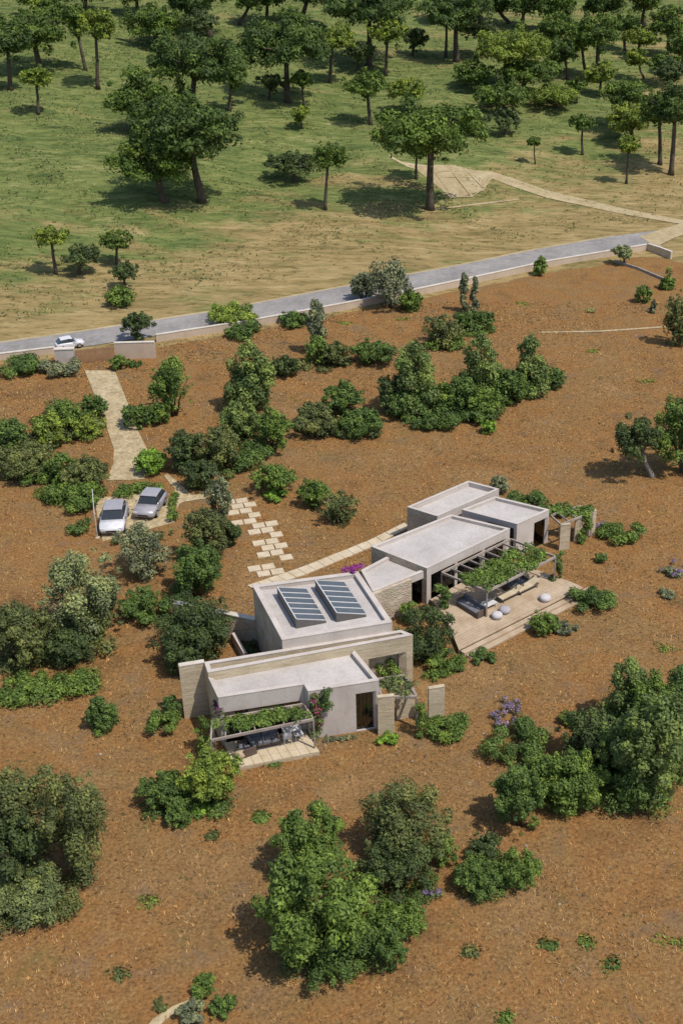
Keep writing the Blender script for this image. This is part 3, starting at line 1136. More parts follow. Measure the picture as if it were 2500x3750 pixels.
# tilted skylights on the hall roof
for TL, TR, BR, BL in (((1014, 2152), (1121, 2157), (1190, 2284), (1083, 2269)), ((1153, 2126), (1259, 2132), (1344, 2260), (1231, 2246))):
    zh, zl = 5.02, 4.52
    tl, bl = at(*TL, zh), at(*BL, zh)
    tr, br = at(*TR, zl), at(*BR, zl)
    # make it a true rectangle
    br = bl + (tr - tl)
    mb = MB()
    z0 = 4.354
    lo = [np.array([p[0], p[1], z0]) for p in (bl, br, tr, tl)]
    mb.hexa(lo, [bl, br, tr, tl])
    sk = adopt(mb.build('skylight', simple('skylight_upstand', (0.11, 0.10, 0.09), 0.6) if 'skylight_upstand' not in bpy.data.materials else bpy.data.materials['skylight_upstand']), villa)
    up = np.array([0, 0, 0.035])
    n_ = 6
    for i in range(n_):
        t0, t1 = (i + .06) / n_, (i + .94) / n_
        a = bl + (tl - bl) * t0
        b_ = br + (tr - br) * t0
        c_ = br + (tr - br) * t1
        d_ = bl + (tl - bl) * t1
        m1 = MB().hexa([p + up * .2 for p in (a, b_, c_, d_)], [p + up for p in (a, b_, c_, d_)]).build('pane', M_panel)
        m1.parent = sk
        m1.matrix_parent_inverse = sk.matrix_basis.inverted()
    for i in range(n_ + 1):
        t0, t1 = max(0, (i - .05) / n_), min(1, (i + .05) / n_)
        a = bl + (tl - bl) * t0
        b_ = br + (tr - br) * t0
        c_ = br + (tr - br) * t1
        d_ = bl + (tl - bl) * t1
        m1 = MB().hexa([p + up * .3 for p in (a, b_, c_, d_)], [p + up * 1.8 for p in (a, b_, c_, d_)]).build('bar', M_metal)
        m1.parent = sk
        m1.matrix_parent_inverse = sk.matrix_basis.inverted()
    mm = MB()
    ww = (br - bl) * .035
    mm.hexa([p + up * .4 for p in (bl, bl + ww, tl + ww, tl)], [p + up * 1.9 for p in (bl, bl + ww, tl + ww, tl)])
    m1 = mm.build('frame', M_metal)
    m1.parent = sk
    m1.matrix_parent_inverse = sk.matrix_basis.inverted()

# low white wall and dark planting court left of the hall
cw0, cw1 = at(848, 2318, .8), at(892, 2392, .8)
cdv = (cw1 - cw0)[:2] / np.linalg.norm((cw1 - cw0)[:2])
cnv = np.array([-cdv[1], cdv[0]])
lw = empty('court_wall', (cw0[0], cw0[1], 0), 'low narrow white wall enclosing the shaded court left of the skylit hall', 'wall')
adopt(MB().poly_prism([cw0[:2], cw1[:2], cw1[:2] + cnv * .22, cw0[:2] + cnv * .22], -.05, .8).build('masonry', M_plaster), lw)
pool = MB().poly_prism([at(858, 2345)[:2], at(905, 2440)[:2], at(1010, 2425)[:2], at(945, 2335)[:2]], 0.02, 0.09).build('planting_bed', M_soilbed)
tag(pool, kind='structure')
# stone garden wall behind the dark bush
s0 = at(635, 2212, 1.9)[:2]
s1 = A[3] - adF * .05
sdv = (s1 - s0) / np.linalg.norm(s1 - s0)
snv = np.array([-sdv[1], sdv[0]])
gw2 = empty('garden_wall', (*s0, 0), 'dry stone garden wall joining the back corner of the skylit hall', 'wall')
adopt(MB().poly_prism([s0, s1, s1 + snv * .35, s0 + snv * .35], -.1, 1.9).build('masonry', M_stone), gw2)
adopt(MB().poly_prism([s0 - snv * .03, s1 - snv * .03, s1 + snv * .38, s0 + snv * .38], 1.902, 1.98).build('coping', M_cap), gw2)

# paved walk behind the villa, slab by slab
walkA = [(905, 2148), (1100, 2083), (1350, 1983), (1480, 1918)]
walkB = [(940, 2166), (1122, 2106), (1368, 2004), (1500, 1932)]
pw = empty('paved_walk', at(1100, 2100), 'narrow cream paved walk running along the back of the villa', 'path')


def plerp(pl, t):
    L = [0]
    for p, q in zip(pl[:-1], pl[1:]):
        L.append(L[-1] + math.hypot(q[0] - p[0], q[1] - p[1]))
    t *= L[-1]
    for i in range(len(pl) - 1):
        if t <= L[i + 1] + 1e-6:
            k = (t - L[i]) / (L[i + 1] - L[i])
            return (pl[i][0] + (pl[i + 1][0] - pl[i][0]) * k, pl[i][1] + (pl[i + 1][1] - pl[i][1]) * k)


NS = 16
for i in range(NS):
    q_ = [at(*plerp(walkB, (i + .02) / NS)), at(*plerp(walkB, (i + .98) / NS)), at(*plerp(walkA, (i + .98) / NS)), at(*plerp(walkA, (i + .02) / NS))]
    adopt(MB().poly_prism([p[:2] for p in q_], 0.0, 0.11 + .004 * (i % 3)).build('slab', M_pave), pw)

# stepping stones from the parking to the door
ss = empty('stepping_stone_path', at(980, 2000), 'pale square stepping stones leading from the parking towards the villa', 'path')
cl_ = [at(*p)[:2] for p in ((872, 1838), (915, 1880), (945, 1925), (975, 1960), (985, 2000), (1010, 2040), (990, 2098))]
ang_ = 0.30
eu = np.array([math.cos(ang_), math.sin(ang_)])
ev = np.array([-math.sin(ang_), math.cos(ang_)])
v0, v1 = (cl_[0] - cl_[-1]) @ ev, 0.0
row = 0
vv = v0
while vv > v1 - .2:
    # where the centre line crosses this row
    for a_, b_ in zip(cl_[:-1], cl_[1:]):
        va, vb = (a_ - cl_[-1]) @ ev, (b_ - cl_[-1]) @ ev
        if va >= vv >= vb:
            t_ = (va - vv) / max(va - vb, 1e-6)
            m_ = a_ + (b_ - a_) * t_
            break
    else:
        m_ = cl_[-1]
    u_ = (m_ - cl_[-1]) @ eu
    u_ = round(u_ / 1.02) * 1.02 + (0.51 if row % 2 else 0)
    for k_ in ((-1, 0), (-1, 0), (-1, 0), (0,))[row % 4]:
        c_ = cl_[-1] + eu * (u_ + k_ * 1.02) + ev * vv
        adopt(MB().box((c_[0], c_[1], .06 + .006 * ((row * 3 + k_) % 4)), (.92, .74, .09), eu).build('slab', M_pave), ss)
    vv -= .89
    row += 1

# ------------------------------------------------------------------ deck with planks and steps
FRa, FRb = at(1679, 2379, .45)[:2], at(2134, 2151, .45)[:2]
du = (FRb - FRa) / np.linalg.norm(FRb - FRa)
dn = np.array([-du[1], du[0]])           # away from viewer
deckpoly = [FRa, FRb, at(2082, 2128, .45)[:2], B4[1] + (B4[0] - B4[1]) * 0.02 + np.array([.02, -.06]), B4[0] + (B4[1] - B4[0]) * .03 + np.array([.03, -.06]), at(1629, 2254, .45)[:2]]
deck = empty('wooden_deck', (*FRa, 0), 'long pale wooden deck with two steps under and beside the right pergola', 'deck')


def span(poly, v):
    xs_ = []
    n = len(poly)
    for i in range(n):
        a, b_ = poly[i], poly[(i + 1) % n]
        va, vb = (a - FRa) @ dn, (b_ - FRa) @ dn
        if (va - v) * (vb - v) < 0:
            p = a + (b_ - a) * ((v - va) / (vb - va))
            xs_.append((p - FRa) @ du)
    return (min(xs_), max(xs_)) if len(xs_) >= 2 else None


wp = 0.24
vmax = max((p - FRa) @ dn for p in deckpoly)
v = 0.0
i = 0
while v + wp < vmax:
    s_ = span(deckpoly, v + .01)
    e_ = span(deckpoly, v + wp - .02)
    if s_ and e_:
        pts = [FRa + du * s_[0] + dn * v, FRa + du * s_[1] + dn * v, FRa + du * e_[1] + dn * (v + wp - .018), FRa + du * e_[0] + dn * (v + wp - .018)]
        adopt(MB().poly_prism(pts, 0.36, 0.45 + .004 * ((i * 7) % 4)).build('plank', M_wood), deck)
    v += wp
    i += 1
adopt(MB().poly_prism([p + dn * .05 for p in deckpoly], -.05, .33).build('deck_base', M_darkwood), deck)
Lf = float((FRb - FRa) @ du)
for k, (z1_, a_, b_) in enumerate(((0.30, 0.0, 0.40), (0.15, 0.42, 0.84))):
    e0, e1 = 0.15 + .12 * k, Lf + .55 + .2 * k
    for h_ in range(2):
        w_ = (b_ - a_) / 2
        p0 = FRa - dn * (a_ + w_ * h_ + .01)
        adopt(MB().poly_prism([p0 + du * e0 - dn * (w_ - .015), p0 + du * e1 - dn * (w_ - .015), p0 + du * e1, p0 + du * e0], 0.0, z1_ + .003 * h_).build('step', M_wood), deck)

# ------------------------------------------------------------------ pergolas
def pergola(name, pts, z, label, nr, posts, mat=M_cap, w=.1, rail=True):
    """pts: four xy corners FL,FR,BR,BL"""
    P = [np.array([p[0], p[1], z]) for p in pts]
    e = empty(name, (P[0][0], P[0][1], 0), label, 'pergola')
    for a_, b_ in ((0, 1), (3, 2)):
        adopt(MB().beam(P[a_], P[b_], w, .16).build('beam', mat), e)
    for a_, b_ in ((0, 3), (1, 2)):
        d = (P[b_] - P[a_]) / np.linalg.norm(P[b_] - P[a_])
        adopt(MB().beam(P[a_] + d * w * .51 + [0, 0, -.002], P[b_] - d * w * .51 + [0, 0, -.002], w, .15).build('beam', mat), e)
    for i in range(nr):
        t = (i + 1) / (nr + 1)
        a_ = P[0] + (P[1] - P[0]) * t
        b_ = P[3] + (P[2] - P[3]) * t
        d = (b_ - a_) / np.linalg.norm(b_ - a_)
        adopt(MB().beam(a_ + d * w * .52 + [0, 0, -.03], b_ - d * w * .52 + [0, 0, -.03], .07, .12).build('rafter', mat), e)
    for (k, z0) in posts:
        adopt(MB().box((P[k][0], P[k][1], (z0 + z - .163) / 2), (w * .9, w * .9, z - .163 - z0)).build('post', mat), e)
    return e


zP = 2.55
pg2 = [at(1783, 2163, zP)[:2], at(2033, 2036, zP)[:2], at(1900, 1988, zP)[:2] * 1.0, at(1655, 2116, zP)[:2]]
# keep the back line clear of the facade
bl_ = B4[0] + (B4[1] - B4[0]) * 0.02
bnv = np.array([(B4[1] - B4[0])[1], -(B4[1] - B4[0])[0]])
bnv /= np.linalg.norm(bnv)
bdv = (B4[1] - B4[0]) / np.linalg.norm(B4[1] - B4[0])
pg2[3] = B4[0] + bdv * float((pg2[3] - B4[0]) @ bdv) + bnv * .5
pg2[2] = B4[0] + bdv * float((pg2[2] - B4[0]) @ bdv) + bnv * .5
pergola('pergola', pg2, zP, 'slim pergola with green creeper over the wooden deck, right side of villa', 7, [(0, .45), (1, 0), (3, .45), (2, 0)], M_perg, .11)
# front terrace pergola
zQ = 2.5
q_bl, q_br = at(742, 2628, zQ)[:2], at(1130, 2566, zQ)[:2]
q_bl = wFL - (wM - wFL) * .10 + nF * .5
q_br = wM + (wFL - wM) * 0.03 + nF * .35
q_fl, q_fr = at(772, 2708, zQ)[:2], at(1147, 2630, zQ)[:2]
pergola('pergola', [q_fl, q_fr, q_br, q_bl], zQ, 'narrow pale pergola with creeper above the small front terrace', 6, [(0, 0), (1, .0), (3, 0)], M_perg, .10)
# courtyard pergola on the right of the bedroom wing
y_fl, y_fr = at(1398, 2548, 2.45)[:2], at(1525, 2548, 2.45)[:2]
y_br, y_bl = at(1480, 2470, 2.45)[:2], at(1375, 2486, 2.45)[:2]
pergola('pergola', [y_fl, y_fr, y_br, y_bl], 2.45, 'small pale pergola between upright stone slabs right of the bedroom wing', 3, [(1, 0), (2, 0)], M_perg, .15)
pergola('pergola', [at(2052, 1918, 2.3)[:2], at(2168, 1872, 2.3)[:2], at(2125, 1850, 2.3)[:2], at(2014, 1884, 2.3)[:2]], 2.3, 'slim vine-hung pergola over the stone slabs at the right end of the villa', 3, [(1, 0), (2, 0)], M_perg, .1)


# upright stone slabs
def slab_wall(pix, h, t, label, mat=M_beige):
    a_, b_ = at(*pix[0])[:2], at(*pix[1])[:2]
    d = (b_ - a_) / np.linalg.norm(b_ - a_)
    n_ = np.array([-d[1], d[0]])
    e = empty('stone_slab', (*a_, 0), label, 'wall', 'upright stone slabs around the villa courts')
    adopt(MB().poly_prism([a_, b_, b_ + n_ * t, a_ + n_ * t], -.1, h).build('slab', mat, bevel=.015), e)
    adopt(MB().poly_prism([a_ - n_ * .02, b_ - n_ * .02, b_ + n_ * (t + .02), a_ + n_ * (t + .02)], h + .002, h + .045).build('coping', M_beige), e)


slab_wall([(1384, 2694), (1444, 2688)], 2.8, .22, 'broad beige stone slab standing just right of the bedroom window')
slab_wall([(1568, 2662), (1626, 2652)], 2.8, .22, 'pale stone slab standing apart, rightmost of the bedroom court')
slab_wall([(1452, 2640), (1518, 2626)], 2.1, .22, 'sunlit beige court wall half shaded behind the vine-covered post', M_beige)
slab_wall([(2045, 2018), (2082, 2014)], 2.2, .2, 'beige stone slab nearest the glazed corner at the right end of the villa')
slab_wall([(2100, 1988), (2128, 1984)], 2.0, .2, 'narrow stone slab in the middle of the right-end court')
slab_wall([(2148, 1966), (2176, 1960)], 2.15, .2, 'farthest stone slab of the right-end court, hung with green vine')

# ------------------------------------------------------------------ front terrace and furniture
ter = empty('front_terrace', at(860, 2800), 'small beige paved terrace at the front of the bedroom wing', 'terrace')
T = [at(862, 2812, .3)[:2], at(1170, 2752, .3)[:2], wM + (wFL - wM) * .02 + nF * .06, wFL + (wM - wFL) * .02 + nF * .06]
nu, nv_ = 9, 4
for i in range(nu):
    for j in range(nv_):
        def bp(u, w_):
            a_ = T[0] + (T[1] - T[0]) * u
            b_ = T[3] + (T[2] - T[3]) * u
            return a_ + (b_ - a_) * w_
        g_ = .004
        q_ = [bp(i / nu + g_ / 2, j / nv_ + g_), bp((i + 1) / nu - g_ / 2, j / nv_ + g_), bp((i + 1) / nu - g_ / 2, (j + 1) / nv_ - g_), bp(i / nu + g_ / 2, (j + 1) / nv_ - g_)]
        adopt(MB().poly_prism(q_, .22, .3 + .002 * ((i + j) % 3)).build('tile', M_pave), ter)
adopt(MB().poly_prism([p for p in T], -.05, .215).build('terrace_base', M_beige), ter)


def chair(px, py, z, rz, label, mat, group=None):
    p = at(px, py, z)
    e = empty('garden_chair', p, label, 'chair', group)
    ca, sa_ = math.cos(rz), math.sin(rz)

    def pt(x, y, zz):
        return (p[0] + x * ca - y * sa_, p[1] + x * sa_ + y * ca, p[2] + zz)
    for x in (-.22, .22):
        for y in (-.22, .22):
            adopt(MB().tube([pt(x, y, 0), pt(x * .92, y * .92, .44)], [.022, .022], 6).build('leg', mat), e)
    c_ = pt(0, 0, .46)
    adopt(MB().box(c_, (.52, .52, .05), (ca, sa_)).build('seat', mat, bevel=.01), e)
    c_ = pt(0, .25, .70)
    adopt(MB().box(c_, (.5, .04, .44), (ca, sa_)).build('backrest', mat, bevel=.01), e)
    return e


def table(px, py, z, rz, lx, ly, h, label, mat):
    p = at(px, py, z)
    e = empty('garden_table', p, label, 'table')
    ca, sa_ = math.cos(rz), math.sin(rz)
    for x in (-lx / 2 + .08, lx / 2 - .08):
        for y in (-ly / 2 + .08, ly / 2 - .08):
            q = (p[0] + x * ca - y * sa_, p[1] + x * sa_ + y * ca)
            adopt(MB().box((q[0], q[1], p[2] + h / 2 - .02), (.06, .06, h - .05), (ca, sa_)).build('leg', mat), e)
    adopt(MB().box((p[0], p[1], p[2] + h - .02), (lx, ly, .04), (ca, sa_)).build('tabletop', mat, bevel=.008), e)
    return e


def sofa(px, py, z, rz, ln, label, mat=M_darkwood):
    p = at(px, py, z)
    e = empty('lounge_sofa', p, label, 'sofa')
    ca, sa_ = math.cos(rz), math.sin(rz)

    def bx(nm, c_, s_, m, bv=.03):
        q = (p[0] + c_[0] * ca - c_[1] * sa_, p[1] + c_[0] * sa_ + c_[1] * ca, p[2] + c_[2])
        adopt(MB().box(q, s_, (ca, sa_)).build(nm, m, bevel=bv), e)
    bx('frame', (0, 0, .12), (ln, .85, .2), mat, .01)
    k = max(1, int(ln / .8))
    for i in range(k):
        x = -ln / 2 + (i + .5) * ln / k
        bx('seat_cushion', (x, -.05, .315), (ln / k - .03, .72, .18), M_cushion)
        bx('back_cushion', (x, .31, .56), (ln / k - .05, .18, .32), M_cushion)
    for sg in (-1, 1):
        bx('armrest', (sg * (ln / 2 - .05), 0, .4), (.09, .8, .34), mat, .01)


def pouf(px, py, z, r_, label, mat=M_pouf):
    p = at(px, py, z)
    ob = MB().lathe((0, 0, 0), [(r_ * .5, 0), (r_ * .88, .05), (r_, .2), (r_ * .9, .34), (r_ * .55, .41), (r_ * .1, .42)], 16).build('pouf', mat, None, True)
    ob.location = tuple(map(float, p))
    return tag(ob, label, 'pouf', 'round poufs on the terraces')


th = math.atan2(adF[1], adF[0])
chair(1052, 2718, .3, th + math.pi, 'white garden chair on the left of the terrace table', M_metal, 'white chairs on the front terrace')
chair(1092, 2706, .3, th + 0.2, 'white garden chair at the right end of the front terrace', M_metal, 'white chairs on the front terrace')
table(1068, 2698, .3, th, 1.1, .75, .72, 'small pale table between the white chairs on the front terrace', M_metal)
sofa(960, 2722, .3, th, 2.0, 'dark lounge sofa in the shade of the front terrace pergola')
sofa(905, 2752, .3, th - 1.3, 1.0, 'single dark armchair at the left end of the front terrace')
pouf(880, 2770, .3, .36, 'round wooden-toned pouf near the left corner of the front terrace', M_wood)
pouf(1818, 2262, .45, .40, 'white round pouf beside the pergola post on the deck')
pouf(1846, 2242, .45, .42, 'greyish round pouf right behind the white one by the post', simple('mauve_fabric', (0.36, .33, .34), .95))
pouf(1994, 2198, .45, .42, 'lone pale pouf near the far right end of the deck')
th2 = math.atan2(du[1], du[0])
sofa(1725, 2235, .45, th2 - math.pi / 2, 2.2, 'long grey sofa in the shade under the deck pergola, left part')
table(1788, 2222, .45, th2, 1.0, .7, .35, 'low white coffee table by the pergola post on the deck', M_metal)
sofa(1885, 2150, .45, th2, 1.8, 'dark sofa against the facade under the deck pergola, right part')


def lounger(px, py, z, rz, label):
    p = at(px, py, z)
    e = empty('sun_lounger', p, label, 'lounger', 'loungers on the wooden deck')
    ca, sa_ = math.cos(rz), math.sin(rz)

    def P3(x, y, zz):
        return np.array([p[0] + x * ca - y * sa_, p[1] + x * sa_ + y * ca, p[2] + zz])
    for x in (-.8, .8):
        for y in (-.28, .28):
            adopt(MB().tube([P3(x, y, 0), P3(x, y, .28)], [.03, .03], 6).build('leg', M_darkwood), e)
    adopt(MB().hexa([P3(-.95, -.33, .26), P3(.95, -.33, .26), P3(.95, .33, .26), P3(-.95, .33, .26)],
                    [P3(-.95, -.33, .31), P3(.95, -.33, .31), P3(.95, .33, .31), P3(-.95, .33, .31)]).build('frame', M_darkwood), e)
    adopt(MB().hexa([P3(-.95, -.3, .312), P3(.35, -.3, .312), P3(.35, .3, .312), P3(-.95, .3, .312)],
                    [P3(-.95, -.3, .40), P3(.35, -.3, .40), P3(.35, .3, .40), P3(-.95, .3, .40)]).build('mattress', M_pave), e)
    adopt(MB().hexa([P3(.36, -.3, .312), P3(1.0, -.3, .62), P3(1.0, .3, .62), P3(.36, .3, .312)],
                    [P3(.34, -.3, .40), P3(.95, -.3, .70), P3(.95, .3, .70), P3(.34, .3, .40)]).build('backrest', M_pave), e)


lounger(1862, 2188, .45, th2, 'beige sun lounger on the deck right of the coffee table')
lounger(1925, 2160, .45, th2, 'grey-white sun lounger at the back of the deck near the right pergola post')

# ------------------------------------------------------------------ parking
pad = [(345, 1830), (378, 1985), (640, 1915), (600, 1790)]
mb = MB().poly_prism([at(x, y)[:2] for x, y in pad][::1], 0.0, 0.085)
o = mb.build('parking_pad', M_gravel)
tag(o, kind='structure')


def car(p, rz, label, paint, hood=None, L=4.2, Wd=1.78):
    e = empty('parked_car', p, label, 'car', 'cars')
    e.rotation_euler = (0, 0, rz)

    def sec(x, w, zb, zt, r_=.12):
        w2 = w / 2
        return [(x, -w2 * .9, zb), (x, w2 * .9, zb), (x, w2, zb + .15), (x, w2, zt - r_), (x, w2 * .9, zt), (x, -w2 * .9, zt), (x, -w2, zt - r_), (x, -w2, zb + .15)]

    def part(nm, m_, mat, sm=True, par=None, bv=0):
        ob = m_.build(nm, mat, None, sm, bv)
        ob.parent = par or e
        return ob
    h = L / 2
    body = MB().loft([sec(-h, Wd * .8, .38, .78), sec(-h + .12, Wd * .93, .26, .90), sec(-h + .7, Wd, .22, .95), sec(0, Wd, .22, .93), sec(h - 1.35, Wd, .22, .92)])
    part('body', body, paint)
    hd = MB().loft([sec(h - 1.345, Wd, .22, .92), sec(h - .7, Wd * .99, .22, .87), sec(h - .25, Wd * .93, .26, .78), sec(h - .03, Wd * .78, .36, .66)])
    part('bonnet', hd, hood or paint)
    def gs(x, w0_, w1_, z0_, z1_):
        return [(x, -w0_ / 2, z0_), (x, w0_ / 2, z0_), (x, w1_ / 2, z1_), (x, -w1_ / 2, z1_)]
    cabin = MB().loft([gs(-h + .22, Wd * .86, Wd * .84, .90, .92), gs(-h + .75, Wd * .9, Wd * .72, .90, 1.40), gs(-.2, Wd * .9, Wd * .74, .90, 1.46), gs(.35, Wd * .9, Wd * .72, .90, 1.40), gs(h - 1.15, Wd * .86, Wd * .84, .89, .91)])
    part('cabin_glass', cabin, M_carglass, False)
    roof = MB().loft([gs(-h + .72, Wd * .74, Wd * .68, 1.385, 1.43), gs(-.2, Wd * .76, Wd * .70, 1.455, 1.50), gs(.33, Wd * .74, Wd * .68, 1.40, 1.44)])
    part('roof_panel', roof, paint, False)
    for sx in (-h + .85, h - .8):
        for sy in (-1, 1):
            y0 = sy * (Wd / 2 - .20)
            w = MB()
            rad = .32
            prof = []
            n = 14
            for yy, rr in ((0, rad * .9), (sy * .03, rad), (sy * .2, rad), (sy * .225, rad * .88)):
                prof.append([(sx + rr * math.cos(2 * math.pi * k / n), y0 + yy, rad + rr * math.sin(2 * math.pi * k / n)) for k in range(n)])
            w.loft(prof)
            wh = part('wheel', w, M_rubber, False)
            rm = MB().loft([[(sx + rr * math.cos(2 * math.pi * k / n), y0 + sy * yy, rad + rr * math.sin(2 * math.pi * k / n)) for k in range(n)] for yy, rr in ((.222, .21), (.238, .20))])
            ob = rm.build('rim', M_chrome)
            ob.parent = wh
    for sy in (-1, 1):
        part('headlight', MB().box((h - .13, sy * Wd * .34, .67), (.16, .30, .11)), M_lamp, False)
        part('tail_light', MB().box((-h + .07, sy * Wd * .36, .74), (.10, .22, .14)), M_red, False)
        part('mirror', MB().box((h - 1.45, sy * (Wd / 2 + .07), 1.0), (.14, .16, .12)), paint, False, bv=.02)
    part('grille', MB().box((h - .06, 0, .48), (.1, .8, .14)), M_black, False)
    part('windscreen_frame', MB().box((.36, 0, 1.41), (.06, Wd * .71, .03)), M_black, False)
    return e


car(at(418, 1925, .085) + [0, .3, 0], R_(-84), 'grey car with a reflection painted white on its bonnet, left of the two parked by the hedge', M_paint_silver, M_paint_white, 4.2, 1.95)  # white bonnet colour imitates a reflection on the grey paint
car(at(552, 1872, .085) + [0, .2, 0], R_(-98), 'lilac-grey car parked right of the other at the gravel pad', M_paint_silver, None, 3.7, 1.8)
rc = G(256, 1276)
rcar = car(np.array([rc[0], rc[1] + .2, rc[2] + .07]), math.atan2(ROAD1[1] - ROAD0[1], ROAD1[0] - ROAD0[0]), 'white car on the asphalt road behind the gate pillar', M_paint_white, None, 3.9, 1.7)
rcar.scale = (.76, .76, .76)
# carport posts and beam
cpz = 2.1
ca0, ca1 = at(338, 1790, cpz)[:2], at(359, 1972)[:2]
cb0, cb1 = at(605, 1762, cpz)[:2], at(640, 1852, cpz)[:2]
cp = empty('carport_frame', (*ca1, 0), 'thin white frame over the parked cars', 'carport')
for nm, a_, b_ in (('beam', ca0, ca1),):
    adopt(MB().beam((*a_, cpz), (*b_, cpz), .045, .06).build(nm, M_metal), cp)
for c_ in (ca1,):
    adopt(MB().box((c_[0], c_[1], cpz / 2 - .065), (.045, .045, cpz - .13)).build('post', M_metal), cp)
adopt(MB().box((ca1[0], ca1[1], .06), (.3, .3, .1)).build('footing', M_pave), cp)

# ------------------------------------------------------------------ trees on the meadow hillside
HG = 'trees on the meadow hillside'
